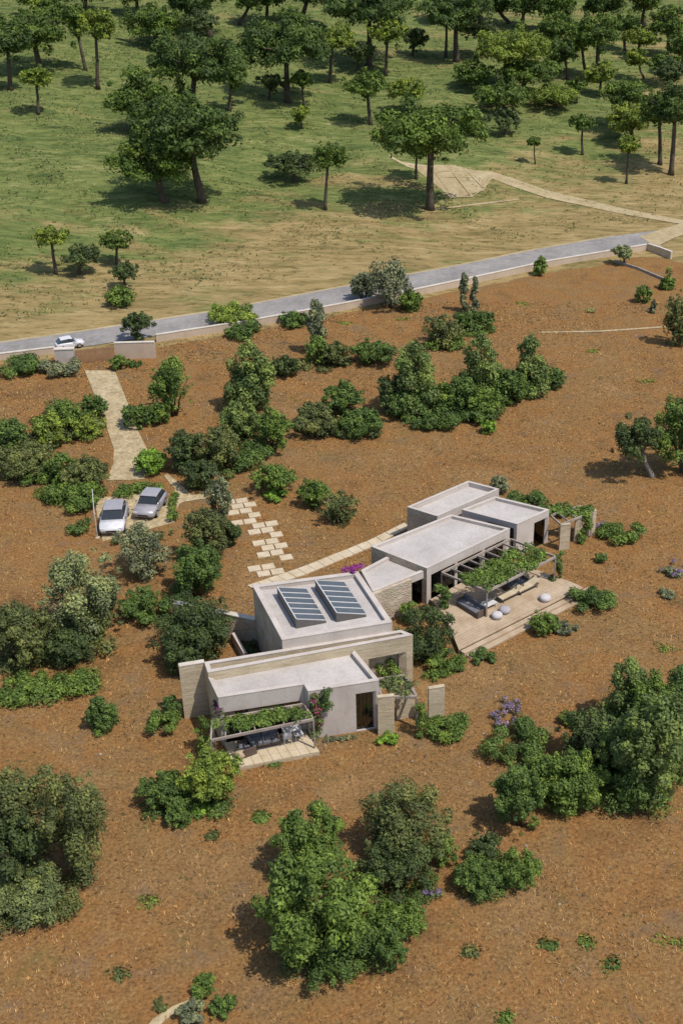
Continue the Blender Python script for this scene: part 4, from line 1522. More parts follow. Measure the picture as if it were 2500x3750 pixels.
# kind, crown box, colour, trunk foot, label
far = [
 ('oak', (-20, 250, 40, 195), 'oak', (150, 262), 'wide dense oak at the top left corner of the meadow'),
 ('oak', (60, 190, -60, 45), 'lime', (190, 66), 'tree with a cut-off crown at the upper left edge, behind the wide corner oak'),
 ('round', (222, 340, 25, 175), 'oak', (313, 258), 'leafy tree right of the top-left oak, one of a close pair, left trunk'),
 ('oak', (285, 420, 30, 172), 'lime', (360, 325), 'tall tree of the close pair at upper left, right trunk, black shadow to its left'),
 ('oak', (72, 197, 245, 330), 'lime', (142, 418), 'small parasol tree alone on the left meadow slope'),
 ('oak', (446, 665, 28, 152), 'oak', (582, 166), 'broad low-branching tree near the top, left of centre'),
 ('oak', (590, 840, -70, 60), 'pine', (768, 134), 'large tree with crown cut by the top edge, straight trunk, left of centre'),
 ('oak', (545, 905, 128, 335), 'pine', (700, 455), 'huge dark oak crown forming the back of the left tree clump'),
 ('round', (795, 908, 215, 335), 'oak', (841, 407), 'slim tree at the right shoulder of the left tree clump'),
 ('oak', (400, 700, 250, 480), 'oak', (470, 478), 'oak at the left flank of the left tree clump, thin trunk showing'),
 ('oak', (470, 892, 370, 595), 'pine', (738, 738), 'largest front oak of the left clump, thick dark bare trunk'),
 ('oak', (400, 720, 510, 690), 'oak', (600, 738), 'low spreading oak under the left clump, standing in black shade'),
 ('oak', (868, 1222, 80, 262), 'pine', (1053, 376), 'big round oak at upper centre with a dark pool of shade'),
 ('oak', (1060, 1152, 258, 325), 'oak', (1112, 392), 'thin small tree just right of the upper centre oak trunk'),
 ('round', (935, 1048, 268, 345), 'dark', (985, 365), 'dark small tree beside the upper centre oak trunk, left'),
 ('oak', (973, 1158, 562, 642), 'dark', (1080, 662), 'low flat dark tree on the meadow, touching a slender one'),
 ('oak', (1138, 1270, 522, 632), 'oak', (1190, 768), 'slender parasol tree alone in the middle meadow, straight pale trunk'),
 ('round', (1060, 1142, 388, 456), 'lime', (1105, 470), 'little green tree at the edge of the upper centre shade'),
 ('oak', (860, 1010, -60, 50), 'oak', (877, 90), 'tree at the top edge left of the sandy gap'),
 ('oak', (905, 1060, -80, 35), 'pine', (975, 78), 'twin-trunk tree cut by the top edge near the sandy gap'),
 ('oak', (1030, 1250, -90, 30), 'pine', (1100, 86), 'tree cut by the top edge at top centre'),
 ('oak', (1150, 1300, 95, 190), 'lime', (1208, 305), 'light green tree behind the big upper centre oak'),
 ('oak', (1190, 1522, -40, 105), 'pine', (1350, 242), 'large dark oak at top centre right of the sandy gap'),
 ('oak', (1350, 1492, 70, 170), 'lime', (1412, 277), 'lighter tree in front of the dark top centre oak'),
 ('dense', (1470, 1572, 105, 190), 'dark', (1510, 205), 'dark squat tree right of the lighter top-centre tree'),
 ('oak', (1540, 1795, -30, 125), 'pine', (1669, 226), 'tall oak right of top centre with a straight bare trunk'),
 ('oak', (1575, 1690, 20, 110), 'oak', (1631, 210), 'thin-trunk tree close left of the straight bare trunk'),
 ('oak', (1258, 1420, 260, 370), 'oak', (1356, 457), 'umbrella tree above the big lone oak, to its left'),
 ('oak', (1417, 1562, 292, 378), 'lime', (1490, 408), 'tree hidden to the waist behind the big lone oak'),
 ('oak', (1352, 1802, 382, 592), 'oak', (1573, 768), 'big lone spreading oak on the meadow with a thick trunk, by the sandy yard'),
 ('oak', (1475, 1580, 500, 590), 'oak', (1523, 656), 'thin tree standing behind the big lone oak trunk'),
 ('oak', (1650, 1812, 225, 310), 'oak', (1748, 325), 'low forked tree up the slope from the big lone oak'),
 ('oak', (1728, 2020, 112, 240), 'lime', (1850, 322), 'wide sunlit oak crown at upper right, trunk hidden'),
 ('oak', (1825, 2058, 222, 312), 'oak', (1900, 342), 'dense oak below the wide sunlit crown at upper right'),
 ('oak', (1735, 1938, 308, 392), 'oak', (1844, 412), 'low flat oak at upper right with short trunk'),
 ('oak', (2092, 2275, 55, 200), 'oak', (2187, 302), 'tall oak at upper right with a thick bare trunk'),
 ('oak', (2060, 2180, 90, 205), 'lime', (2142, 282), 'thin light tree beside the tall upper right oak'),
 ('low', (1928, 2145, 315, 375), 'lime', (2040, 392), 'spreading low tree crown on the right slope'),
 ('round', (2070, 2152, 285, 350), 'oak', (2110, 378), 'small round tree right of the spreading low crown'),
 ('oak', (2080, 2178, 420, 490), 'oak', (2130, 568), 'lone small umbrella tree on the right slope'),
 ('oak', (1922, 1982, 503, 537), 'oak', (1957, 600), 'tiny mushroom-shaped tree on the right meadow'),
 ('oak', (2255, 2345, 500, 565), 'lime', (2291, 672), 'small thin tree nearest the track on the right, tall pale stem'),
 ('oak', (2190, 2385, 292, 400), 'oak', (2250, 470), 'leafy oak of the right clump, upper left'),
 ('oak', (2215, 2390, 385, 500), 'lime', (2320, 520), 'leafy oak of the right clump, lower left'),
 ('oak', (2330, 2480, 330, 480), 'oak', (2413, 604), 'oak of the right clump with a slim bare trunk'),
 ('oak', (2380, 2560, 310, 485), 'pine', (2454, 640), 'tall oak of the right clump at the frame edge, thickest trunk'),
 ('oak', (2280, 2370, 182, 250), 'lime', (2354, 290), 'twin-stemmed light tree on the upper right slope'),
 ('oak', (2366, 2495, 198, 268), 'oak', (2446, 302), 'umbrella tree by the right edge with a dark shadow'),
 ('oak', (2372, 2520, 22, 152), 'oak', (2446, 198), 'tall oak at the top right corner'),
 ('oak', (2280, 2412, 102, 178), 'lime', (2330, 205), 'light green tree left of the corner oak at top right'),
 ('oak', (1730, 1880, -70, 70), 'pine', (1860, 86), 'tree at the top edge, leftmost of the row of bare trunks'),
 ('oak', (1840, 2000, -60, 80), 'pine', (1908, 110), 'thick-trunked tree in the row of bare trunks at the top edge'),
 ('oak', (1960, 2110, -40, 90), 'oak', (1976, 122), 'rightmost tree of the row of bare trunks at the top edge'),
 ('dense', (1965, 2115, 55, 165), 'oak', (2030, 190), 'bushy tree under the row of bare trunks at upper right'),
 ('oak', (2120, 2290, -60, 70), 'pine', (2200, 110), 'dark tree at the top edge above the tall upper right oak'),
 ('oak', (2290, 2430, -70, 60), 'oak', (2350, 100), 'tree at the top edge just left of the top right corner'),
 ('round', (1985, 2098, 188, 242), 'oak', (2045, 262), 'small dark crown between the sunlit oak and the tall oak at upper right'),
 ('round', (1798, 1905, 402, 480), 'dark', (1850, 492), 'dark small tree to the upper right of the big lone oak'),
 ('oak', (420, 590, -90, 20), 'pine', (500, 62), 'dark tree cut by the top edge, left of the broad low-branching tree'),
 ('oak', (220, 420, -90, 10), 'oak', (310, 52), 'tree whose crown barely enters at the top edge, upper left'),
 ('oak', (118, 257, 826, 906), 'lime', (206, 1004), 'parasol tree on the dry grass, leftmost of the five by the road'),
 ('dense', (228, 370, 896, 985), 'dark', (290, 1002), 'dark bushy tree between two parasol trees left of the road'),
 ('oak', (368, 488, 842, 922), 'oak', (427, 968), 'parasol tree right of the dark bushy one on the dry grass'),
 ('round', (397, 512, 962, 1042), 'dark', (458, 1062), 'dark round tree in front of the right parasol tree on the dry grass'),
 ('round', (438, 562, 1142, 1240), 'dark', (500, 1250), 'dark round tree at the roadside above the pinkish gate wall'),
 ('oak', (2236, 2318, 898, 955), 'sage', (2285, 966), 'small wide olive-like tree at the corner of the road wall, upper right'),
 ('oak', (-60, 120, 90, 215), 'pine', (40, 330), 'dark tree at the left frame edge below the corner oak'),
 ('oak', (150, 260, -20, 80), 'oak', (215, 150), 'tree between the corner oak and the close pair, upper left'),
 ('oak', (660, 800, 40, 130), 'dark', (720, 190), 'dark tree behind the left clump, toward the top'),
 ('oak', (1240, 1380, 150, 230), 'dark', (1310, 262), 'dark tree in the shade below the top centre oak'),
 ('oak', (1560, 1700, -60, 30), 'pine', (1640, 84), 'tree at the top edge above the straight bare trunk'),
 ('oak', (1680, 1820, 60, 150), 'dark', (1760, 205), 'dark tree between the straight bare trunk and the wide sunlit crown'),
 ('oak', (2000, 2120, 140, 225), 'pine', (2075, 290), 'dark tree left of the tall upper right oak trunk'),
 ('oak', (2230, 2340, 40, 130), 'oak', (2285, 185), 'tree between the tall upper right oak and the corner oak'),
 ('oak', (2440, 2560, 120, 220), 'oak', (2495, 265), 'tree at the right frame edge below the corner oak'),
 ('oak', (1000, 1130, 30, 105), 'oak', (1060, 152), 'tree behind the big round upper centre oak'),
 ('oak', (2140, 2260, 230, 320), 'lime', (2195, 352), 'light green tree in front of the tall upper right oak trunk'),
 ('oak', (2395, 2500, 215, 320), 'dark', (2460, 380), 'dark tree above the right clump at the frame edge'),
 ('oak', (1640, 1790, 395, 470), 'dark', (1760, 500), 'dark low tree behind the right shoulder of the big lone oak'),
]
for k_, b_, c_, t_, l_ in far:
    plant(k_, b_, c_, l_, t_, None, None, HG, leafpx=2.6, dens=1.0)
plant('dense', (384, 500, 1053, 1130), 'green', 'dark green bush at the lower end of the five plants left of the road')

# ------------------------------------------------------------------ trees and shrubs in the plot
SG = 'garden shrubs of the plot'
near = [
 # upper plot, along the road
 ('dense', (765, 950, 1118, 1200), 'yellow', 'yellowish round shrub by the road wall, left of centre'),
 ('low', (797, 965, 1180, 1232), 'deep', 'dark green low shrub under the yellowish one by the road wall'),
 ('dense', (1013, 1135, 1148, 1198), 'deep', 'dark low hedge-like shrub against the road wall, foot of the slender tree'),
 ('column', (1100, 1215, 1100, 1320), 'grey', 'slender grey-green tree near the road wall, left of the large willow-like one'),
 ('dense', (1110, 1205, 1235, 1345), 'green', 'green shrub at the foot of the slender grey-green tree'),
 ('dense', (1282, 1375, 1000, 1110), 'grey', 'grey-green rounded tree at the left of the big roadside clump'),
 ('loose', (1340, 1515, 955, 1150), 'grey', 'big grey-green roadside tree overlapping the asphalt, centre'),
 ('dense', (1455, 1548, 1065, 1145), 'green', 'green bush at the right foot of the big roadside tree'),
 ('column', (1668, 1728, 998, 1160), 'grey', 'thin upright poplar-like tree, left of a twin pair'),
 ('column', (1708, 1764, 1012, 1160), 'grey', 'thin upright poplar-like tree, right of a twin pair'),
 ('loose', (1545, 1705, 1150, 1285), 'brown', 'yellowish brown loose shrub below the twin thin trees, left'),
 ('dense', (1655, 1750, 1135, 1225), 'deep', 'dark green shrub at the foot of the twin thin trees'),
 ('dense', (1725, 1812, 1138, 1208), 'deep', 'dark green shrub right of the twin thin trees'),
 ('cone', (1950, 2006, 934, 1014), 'green', 'small dense egg-shaped tree in front of the road wall, upper right'),
 ('dense', (2320, 2384, 1045, 1115), 'green', 'small bright cone-like bush at the upper right plot'),
 ('cone', (2412, 2472, 978, 1068), 'green', 'small conical tree near the right edge below the kerb'),
 ('column', (2372, 2410, 1100, 1152), 'grey', 'thin grey sapling at the upper right plot'),
 ('loose', (2425, 2540, 1068, 1290), 'brown', 'tall olive-brown tree at the right edge of the upper plot'),
 # row in the middle
 ('cone', (815, 1020, 1240, 1530), 'conifer', 'tall pointed conifer left of centre, tip yellowish'),
 ('dense', (805, 960, 1470, 1630), 'conifer', 'broad green shrub mass directly below the tall pointed conifer'),
 ('dense', (930, 1065, 1500, 1670), 'green', 'green rounded shrub at the right foot of the tall pointed conifer'),
 ('dense', (980, 1094, 1303, 1388), 'dark', 'small dark bush right of the tall pointed conifer'),
 ('dense', (1175, 1290, 1250, 1345), 'brown', 'olive bush below the slender grey-green tree'),
 ('dense', (1288, 1452, 1244, 1345), 'deep', 'dark green bush in the middle of the upper plot'),
 ('cone', (1405, 1640, 1245, 1530), 'conifer', 'big conical conifer, leftmost of the three in the centre row'),
 ('dense', (1378, 1490, 1372, 1520), 'dark', 'dark bush at the left foot of the leftmost conifer in the centre row'),
 ('cone', (1660, 1855, 1212, 1500), 'conifer', 'tall conifer in the middle of the three in the centre row'),
 ('cone', (1862, 2020, 1218, 1460), 'conifer', 'conifer at the right end of the centre row'),
 ('dense', (1988, 2073, 1348, 1428), 'deep', 'dark bush at the right end of the centre row'),
 ('dense', (1620, 1760, 1375, 1525), 'deep', 'dark bush between the left and middle conifers of the centre row'),
 ('dense', (1790, 1915, 1350, 1500), 'deep', 'dark bush between the middle and right conifers of the centre row'),
 ('low', (1490, 1700, 1490, 1568), 'deep', 'low dark hedge in front of the left conifer of the centre row'),
 ('low', (1670, 1850, 1465, 1562), 'deep', 'low dark hedge in front of the middle conifer of the centre row'),
 ('dense', (1752, 1818, 1540, 1592), 'bright', 'small bright green sprout in front of the centre row'),
 ('dense', (1178, 1330, 1402, 1530), 'deep', 'dark bush left of the centre row'),
 ('low', (1060, 1240, 1478, 1610), 'brown', 'straggly olive shrub left of the centre row, lower'),
 ('dense', (1230, 1420, 1500, 1612), 'deep', 'dark green shrub in front of the left bush of the centre row'),
 ('dense', (1400, 1560, 1420, 1540), 'deep', 'dark shrub in front of the left conifer, left side'),
 ('dense', (1580, 1700, 1400, 1520), 'green', 'shrub at the right foot of the left conifer'),
 ('dense', (1700, 1850, 1420, 1545), 'green', 'shrub at the foot of the middle conifer'),
 ('dense', (1840, 1940, 1380, 1480), 'green', 'shrub at the left foot of the right conifer'),
 ('low', (1080, 1230, 1460, 1560), 'brown', 'olive low shrub between the conifer mass and the centre bushes'),
 ('dense', (830, 985, 1380, 1520), 'conifer', 'lit lower skirt of the tall pointed conifer'),
 # around the driveway
 ('dense', (555, 706, 1322, 1545), 'green', 'upright oval tree right of the gravel driveway'),
 ('dense', (438, 560, 1480, 1572), 'deep', 'low bush touching the right edge of the gravel driveway'),
 ('dense', (530, 626, 1476, 1560), 'green', 'green bush between driveway bush and upright oval tree'),
 ('dense', (290, 392, 1446, 1540), 'deep', 'dark green bush at the left edge of the driveway'),
 ('dense', (175, 310, 1470, 1600), 'green', 'green bush left of the driveway, middle of the mass'),
 ('loose', (104, 260, 1510, 1640), 'yellow', 'yellow-green shrub at the left of the driveway mass'),
 ('loose', (255, 388, 1515, 1620), 'yellow', 'yellow-green shrub with rusty flecks at the driveway edge'),
 ('dense', (-40, 110, 1535, 1680), 'deep', 'dark bush at the left frame edge, upper'),
 ('dense', (-30, 210, 1620, 1765), 'brown', 'large olive bush at the left frame edge, middle'),
 ('dense', (165, 290, 1665, 1780), 'green', 'green bush left of the driveway end'),
 ('dense', (225, 405, 1680, 1810), 'brown', 'wide olive bush between left frame edge and the parked cars'),
 ('low', (160, 400, 1770, 1855), 'green', 'low green shrub just above left of the parked cars'),
 ('dense', (492, 616, 1645, 1745), 'bright', 'vivid green bush at the right end of the driveway'),
 ('dense', (606, 745, 1580, 1735), 'dark', 'dark bush right of the vivid green one'),
 ('dense', (700, 892, 1558, 1730), 'brown', 'large brownish-green bush below the pointed conifer'),
 ('dense', (660, 800, 1680, 1805), 'dark', 'dark bush in front of the brownish-green one'),
 # gate
 ('low', (-20, 170, 1305, 1368), 'deep', 'low dark hedge in front of the left road wall'),
 ('low', (140, 312, 1318, 1366), 'grey', 'grassy low hedge at the foot of the white gate pillar'),
 ('dense', (400, 470, 1300, 1360), 'green', 'green bush at the left foot of the pinkish gate wall'),
 ('low', (450, 522, 1316, 1348), 'deep', 'low dark bush at the foot of the pinkish gate wall'),
 # near the stepping stones
 ('loose', (748, 858, 1735, 1925), 'grey', 'grey-green airy tree beside the stepping stones'),
 ('dense', (925, 1085, 1700, 1825), 'green', 'green bush right of the stepping stones'),
 ('low', (965, 1060, 1780, 1842), 'bright', 'bright green sprawling plant at the foot of the bush by the stones'),
 ('dense', (1085, 1208, 1755, 1870), 'green', 'leafy green bush behind the stepping stones, middle'),
 ('loose', (1165, 1325, 1795, 1925), 'brown', 'olive tree right of the leafy bush, nearest the villa back'),
 ('dense', (800, 885, 1905, 2010), 'dark', 'small dark bush left of the stepping stones'),
 ('loose', (665, 850, 1850, 2080), 'brown', 'tall olive-toned tree left of the stepping stones'),
 ('dense', (630, 815, 1990, 2210), 'deep', 'dark green dense tree between the olive-toned tree and the hall'),
 ('loose', (415, 620, 1915, 2130), 'grey', 'airy olive tree in front of the parked cars'),
 ('dense', (434, 632, 2155, 2290), 'deep', 'dark green wide bush under the airy olive tree'),
 ('loose', (140, 450, 2005, 2370), 'sage', 'large sage-green tree at left, lit from the right'),
 ('dense', (250, 440, 2170, 2345), 'brown', 'olive bush at the right foot of the large sage-green tree'),
 ('dense', (-60, 200, 2215, 2470), 'brown', 'big brown-green bush cut by the left frame edge'),
 ('dense', (150, 365, 2280, 2450), 'dark', 'dark bush below the large sage-green tree'),
 ('low', (-20, 190, 2448, 2575), 'green', 'low green hedge at the left edge, below the brown-green bush'),
 ('low', (170, 360, 2452, 2560), 'green', 'low green hedge continuing to the right from the left edge'),
 ('cone', (308, 436, 2540, 2685), 'deep', 'single small conical bush left of the villa'),
 ('low', (524, 675, 2590, 2705), 'green', 'green low shrub at the foot of the tall beige garden wall'),
 ('dense', (590, 668, 2548, 2640), 'deep', 'dark shrub touching the tall beige garden wall'),
 ('loose', (570, 860, 2165, 2420), 'dark', 'dark airy tree at the left side of the skylit hall'),
 ('dense', (575, 790, 2290, 2480), 'dark', 'dark bush mass below the dark airy tree by the hall'),
 # right of hall
 ('loose', (1443, 1668, 2214, 2425), 'dark', 'dark olive tree between the hall and the wooden deck'),
 ('dense', (1460, 1545, 2205, 2290), 'green', 'green shrub at the upper left of the dark olive tree'),
 ('low', (1545, 1710, 2372, 2465), 'green', 'green ground plant below the deck corner'),
 ('low', (1712, 1822, 2372, 2432), 'deep', 'small green plant along the deck step'),
 ('dense', (1935, 2050, 2238, 2330), 'green', 'round green shrub in front of the deck steps'),
 ('low', (2010, 2120, 2260, 2325), 'grey', 'low grey-green plant right of the round deck shrub'),
 ('low', (2070, 2258, 2135, 2255), 'deep', 'dark green creeping shrub at the far end of the deck'),
 ('low', (2180, 2365, 1900, 1980), 'green', 'green ground cover right of the stone slabs'),
 ('low', (2172, 2226, 2012, 2065), 'deep', 'small dark green cushion plant on the right soil'),
 ('low', (2425, 2500, 2070, 2118), 'grey', 'small greyish cushion plant near the right edge'),
 ('low', (2405, 2478, 2160, 2190), 'grey', 'low grey plant below the greyish cushion near the right edge'),
 ('dense', (1790, 1870, 1745, 1815), 'grey', 'grey-green bush behind the back corner of the villa roof'),
 ('low', (1840, 2010, 1800, 1870), 'deep', 'dark low hedge behind the right end of the villa'),
 ('low', (2000, 2110, 1835, 1895), 'deep', 'dark creeping hedge between villa end and stone slabs'),
 # right side trees
 # lower right
 ('cone', (2188, 2396, 2400, 2680), 'conifer', 'pointed light green tree at the top of the right clump'),
 ('dense', (2420, 2600, 2440, 2700), 'deep', 'dark tree cut by the right frame edge, upper'),
 ('dense', (2230, 2560, 2560, 2985), 'conifer', 'large lit tree filling the right clump'),
 ('dense', (2040, 2290, 2590, 2830), 'dark', 'dark tree at the left of the right clump'),
 ('dense', (1960, 2220, 2745, 2985), 'green', 'leafy tree at the lower front of the right clump'),
 ('dense', (1800, 2000, 2800, 3058), 'deep', 'rounded bush at the lower left tip of the right clump'),
 ('low', (1755, 2030, 2668, 2785), 'deep', 'dark creeping shrub left of the right clump'),
 ('dense', (2040, 2120, 2600, 2665), 'green', 'small green bush above the dark creeping shrub'),
 ('low', (1548, 1735, 2608, 2705), 'green', 'green ground plants around the rightmost stone slab'),
 ('low', (1368, 1462, 2682, 2722), 'bright', 'small bright green plant at the foot of the broad stone slab'),
 ('dense', (2150, 2330, 2640, 2860), 'conifer', 'round lit crown in the middle of the right clump'),
 ('dense', (2330, 2540, 2690, 2930), 'conifer', 'round lit crown at the right of the right clump, low'),
 ('dense', (2290, 2470, 2470, 2720), 'green', 'green crown right of the pointed tree in the right clump'),
 ('dense', (2230, 2440, 2800, 2990), 'deep', 'dark skirt of foliage under the right clump'),
 ('dense', (1900, 2080, 2770, 2960), 'green', 'rounded bush behind the lower left tip of the right clump'),
 # bottom
 ('dense', (-90, 200, 2950, 3260), 'dark', 'dark shaded bush under the big brown-green tree at bottom left'),
 ('loose', (-90, 240, 2790, 3180), 'brown', 'big brown-green tree at the bottom left, left half'),
 ('loose', (130, 400, 2800, 3260), 'brown', 'big airy tree at the bottom left, right half with soil showing through'),
 ('dense', (-60, 245, 3170, 3400), 'light', 'pale-leaved bush at the lower left edge'),
 ('dense', (492, 690, 2825, 2985), 'deep', 'dark green bush in front of the small terrace, left'),
 ('dense', (655, 885, 2735, 2965), 'yellow', 'yellow-green bush at the corner of the small terrace'),
 ('dense', (604, 700, 2945, 3038), 'deep', 'small dark bush below the two terrace bushes'),
 ('low', (690, 790, 2925, 3000), 'bright', 'small bright plant below the yellow-green terrace bush'),
 ('dense', (1010, 1275, 2945, 3230), 'green', 'upper crown of the big central foreground tree group'),
 ('dense', (950, 1380, 3120, 3560), 'green', 'largest tree of the foreground group, bottom centre'),
 ('dense', (1040, 1370, 3350, 3615), 'deep', 'dark lower bush of the foreground group, bottom centre'),
 ('loose', (1300, 1670, 2845, 3190), 'brown', 'olive-brown airy tree of the foreground group, right'),
 ('dense', (1310, 1590, 3060, 3310), 'dark', 'dark bush under the olive-brown airy tree'),
 ('dense', (1555, 1675, 3055, 3190), 'green', 'green bush at the right foot of the olive-brown tree'),
 ('dense', (1365, 1560, 3290, 3450), 'green', 'yellow-flecked bush at the lower right of the foreground group'),
 ('dense', (1360, 1490, 3400, 3575), 'deep', 'dark small bush at the bottom right of the foreground group'),
 ('dense', (1704, 1846, 3050, 3165), 'dark', 'dark bush, topmost of three right of the foreground group'),
 ('dense', (1654, 1836, 3135, 3290), 'deep', 'dark green bush, left one of three right of the foreground group'),
 ('dense', (1815, 1980, 3115, 3265), 'green', 'rounded green bush, rightmost of three right of the foreground group'),
 ('dense', (690, 800, 3577, 3655), 'green', 'small round bush at the bottom, above the stony path'),
 ('low', (640, 760, 3650, 3760), 'grey', 'low grey-green shrub on the right of the stony path'),
 ('dense', (762, 872, 3640, 3735), 'deep', 'small dark bush right of the stony path at the bottom'),
 ('low', (555, 625, 3650, 3705), 'brown', 'small straw-green tuft left of the stony path'),
]
for k_, b_, c_, l_ in near:
    plant(k_, b_, c_, l_, None, None, None, None, leafpx=2.7, dens=1.0)
# trees with a visible trunk on the right edge
plant('dense', (2235, 2425, 1530, 1700), 'dark', 'dark spreading tree with pale forked trunk on the right soil', (2382, 1748), leafpx=2.6, bark=M_bark_grey)
plant('dense', (2375, 2600, 1465, 1735), 'green', 'bright green tree at the right edge behind the dark spreading one', (2500, 1730), leafpx=2.6)

# undergrowth knitting the shrub masses together
def undergrowth(poly, n, h, col, leafs, seed):
    q = [at(x, y, h * .4) for x, y in poly]
    r = np.random.default_rng(seed)
    out = []
    cen = sum(q) / len(q)
    for _ in range(n):
        i = r.integers(len(q))
        a_, b_ = q[i], q[(i + 1) % len(q)]
        w_ = a_ + (b_ - a_) * r.random()
        p_ = cen + (w_ - cen) * math.sqrt(r.random()) * .95
        hh = h * r.uniform(.25, 1.0)
        out.append((p_[0], p_[1], hh * .55, r.uniform(.45, .95), hh * .6))
    o_ = np.array([cen[0], cen[1], 0.0])
    NLEAF[0] += leafs
    s_ = pscale(cen)
    tag(foliage('undergrowth', out, leafs, 2.9 / (s_ * .2728), COLS[col], o_, None, r), kind='stuff')


for i, (pl_, n_, h_, c_, lf_) in enumerate((
        ([(1385, 1475), (1500, 1548), (1720, 1548), (1950, 1440), (1980, 1400), (1880, 1390), (1600, 1440)], 46, 1.5, 'deep', 9000),
        ([(-20, 1570), (180, 1490), (300, 1465), (385, 1530), (300, 1615), (150, 1690), (-20, 1760)], 40, 1.4, 'brown', 8000),
        ([(160, 1720), (395, 1700), (400, 1800), (210, 1840), (60, 1750)], 24, 1.3, 'green', 5000),
        ([(600, 1660), (800, 1530), (1020, 1500), (1050, 1640), (870, 1730), (700, 1790)], 44, 1.5, 'deep', 9000),
        ([(-20, 2330), (200, 2260), (430, 2250), (440, 2330), (360, 2430), (100, 2470), (-20, 2490)], 36, 1.3, 'brown', 8000),
        ([(580, 2280), (640, 2200), (830, 2260), (790, 2420), (620, 2470)], 22, 1.1, 'dark', 5000),
        ([(1850, 3010), (2000, 2830), (2250, 2680), (2500, 2720), (2500, 2960), (2100, 2960)], 46, 1.5, 'deep', 11000),
        ([(980, 3460), (1100, 3250), (1500, 3180), (1600, 3200), (1480, 3380), (1350, 3560), (1060, 3580)], 34, 1.1, 'deep', 10000),
        ([(1060, 1560), (1180, 1460), (1380, 1500), (1400, 1590), (1150, 1600)], 24, 1.1, 'brown', 4500),
        ([(1560, 1275), (1700, 1200), (1810, 1200), (1720, 1270)], 12, 1.0, 'green', 2200),
        ([(1060, 1330), (1200, 1280), (1290, 1310), (1250, 1350), (1110, 1360)], 14, .9, 'brown', 2200),
        ([(-60, 3180), (360, 3200), (240, 3370), (-60, 3390)], 18, .9, 'brown', 5000),
        ([(650, 2080), (800, 2050), (810, 2190), (640, 2210)], 14, 1.1, 'deep', 3000),
        ([(1660, 3270), (1720, 3120), (1840, 3130), (1960, 3230), (1800, 3270)], 12, .8, 'deep', 3500),
        ([(500, 2960), (700, 2880), (870, 2930), (760, 2990)], 12, .7, 'deep', 3000),
        ([(-20, 2560), (150, 2480), (350, 2480), (340, 2540), (150, 2570)], 16, .8, 'green', 3500))):
    undergrowth(pl_, n_, h_, c_, lf_, 300 + i)

# creeping, climbing and flowering plants
spread('climbing_plant', pxpts([(1668, 2117), (1783, 2157), (2024, 2038), (1902, 1992)], 60, 2.62, .1, 2) + pxpts([(1668, 2117), (1783, 2155), (1800, 2080)], 26, 2.62, .1, 33) + pxpts([(1900, 2100), (2024, 2038), (1902, 1992)], 26, 2.62, .1, 34) + pxpts([(1760, 2150), (1880, 2085), (1890, 2100), (1790, 2155)], 16, 2.35, .2, 35), 'green', 'green creeper sprawling over the deck pergola', 'creeper', .2, 7500, .44, .2)
spread('climbing_plant', pxpts([(770, 2640), (800, 2690), (1140, 2625), (1130, 2580)], 60, 2.56, .12, 3), 'green', 'green creeper covering the front terrace pergola', 'creeper', .17, 3800, .38, .22)
spread('climbing_plant', pxpts([(1380, 2490), (1400, 2545), (1540, 2545), (1530, 2470)], 24, 2.55, .15, 4), 'light', 'light green creeper over the small court pergola', 'creeper', .17, 1500, .34, .2)


def vertical(px, ytop_z, ybase, n, seed, jit=.15, z0=.1):
    r = np.random.default_rng(seed)
    b = at(px, ybase)
    return [(b[0] + r.normal() * jit, b[1] + r.normal() * jit - .12, z0 + (ytop_z - z0) * (i + .5) / n) for i in range(n)]


spread('climbing_plant', vertical(1542, 2.5, 2690, 9, 5), 'green', 'green vine climbing the post right of the bedroom court', 'creeper', .16, 900, .3, .3)
spread('climbing_plant', vertical(2040, 2.6, 2138, 9, 6), 'deep', 'dark vine climbing the right front post of the deck pergola', 'creeper', .2, 700, .26, .3)
spread('climbing_plant', vertical(1628, 2.2, 2236, 10, 7, .25), 'deep', 'dark vine on the facade beside the glazed door by the deck', 'creeper', .2, 900, .34, .3)
spread('climbing_plant', vertical(2140, 2.3, 1982, 9, 8, .2), 'green', 'bright vine hanging between the right-end stone slabs', 'creeper', .22, 900, .34, .3)
spread('climbing_plant', [(*(at(2012 + 150 * ((i * .618) % 1), 1880 - 22 * ((i * .37) % 1), 2.35)[:2]), 2.35 - .25 * ((i * .77) % 1)) for i in range(30)], 'green', 'green creeper over the slim pergola at the right end of the villa', 'creeper', .22, 2200, .4, .25)
spread('climbing_plant', vertical(760, 2.4, 2760, 9, 9, .22), 'green', 'vine covering the left corner post of the front terrace', 'creeper', .16, 900, .3, .3)
vb = vertical(1165, 3.3, 2705, 12, 10, .16, .3)
spread('bougainvillea', vb + vertical(1195, 3.6, 2702, 6, 11, .1, 2.2), 'deep', 'bougainvillea with magenta flowers climbing the white bedroom facade', 'flowering plant', .15, 1700, .36, .32,
       parts=[('blossom', vb[2:], 'magenta', 700)])
bq = [at(1285 + dx, 2086 + dy, 4.75) for dx, dy in ((0, 0), (18, -8), (38, -14), (-15, -2), (8, 8), (-28, 2))]
spread('bougainvillea', bq, 'purple', 'purple bougainvillea spilling over the back corner of the hall roof', 'flowering plant', .16, 360, .3, .2)
bq = vertical(1906, 1.9, 1995, 7, 12, .14, .2)
spread('bougainvillea', bq, 'deep', 'purple flowering shrub against the white wall at the right end', 'flowering plant', .2, 300, .28, .28, parts=[('blossom', bq, 'purple', 260)])
bq = [at(800 + dx, 2600 + dy, 2.7) for dx, dy in ((0, 0), (-8, -20), (6, 14), (-14, 18))]
spread('bougainvillea', bq, 'dark', 'plum-coloured flowering vine at the shaded left gable', 'flowering plant', .15, 260, .25, .3, parts=[('blossom', bq, 'purple', 160)])
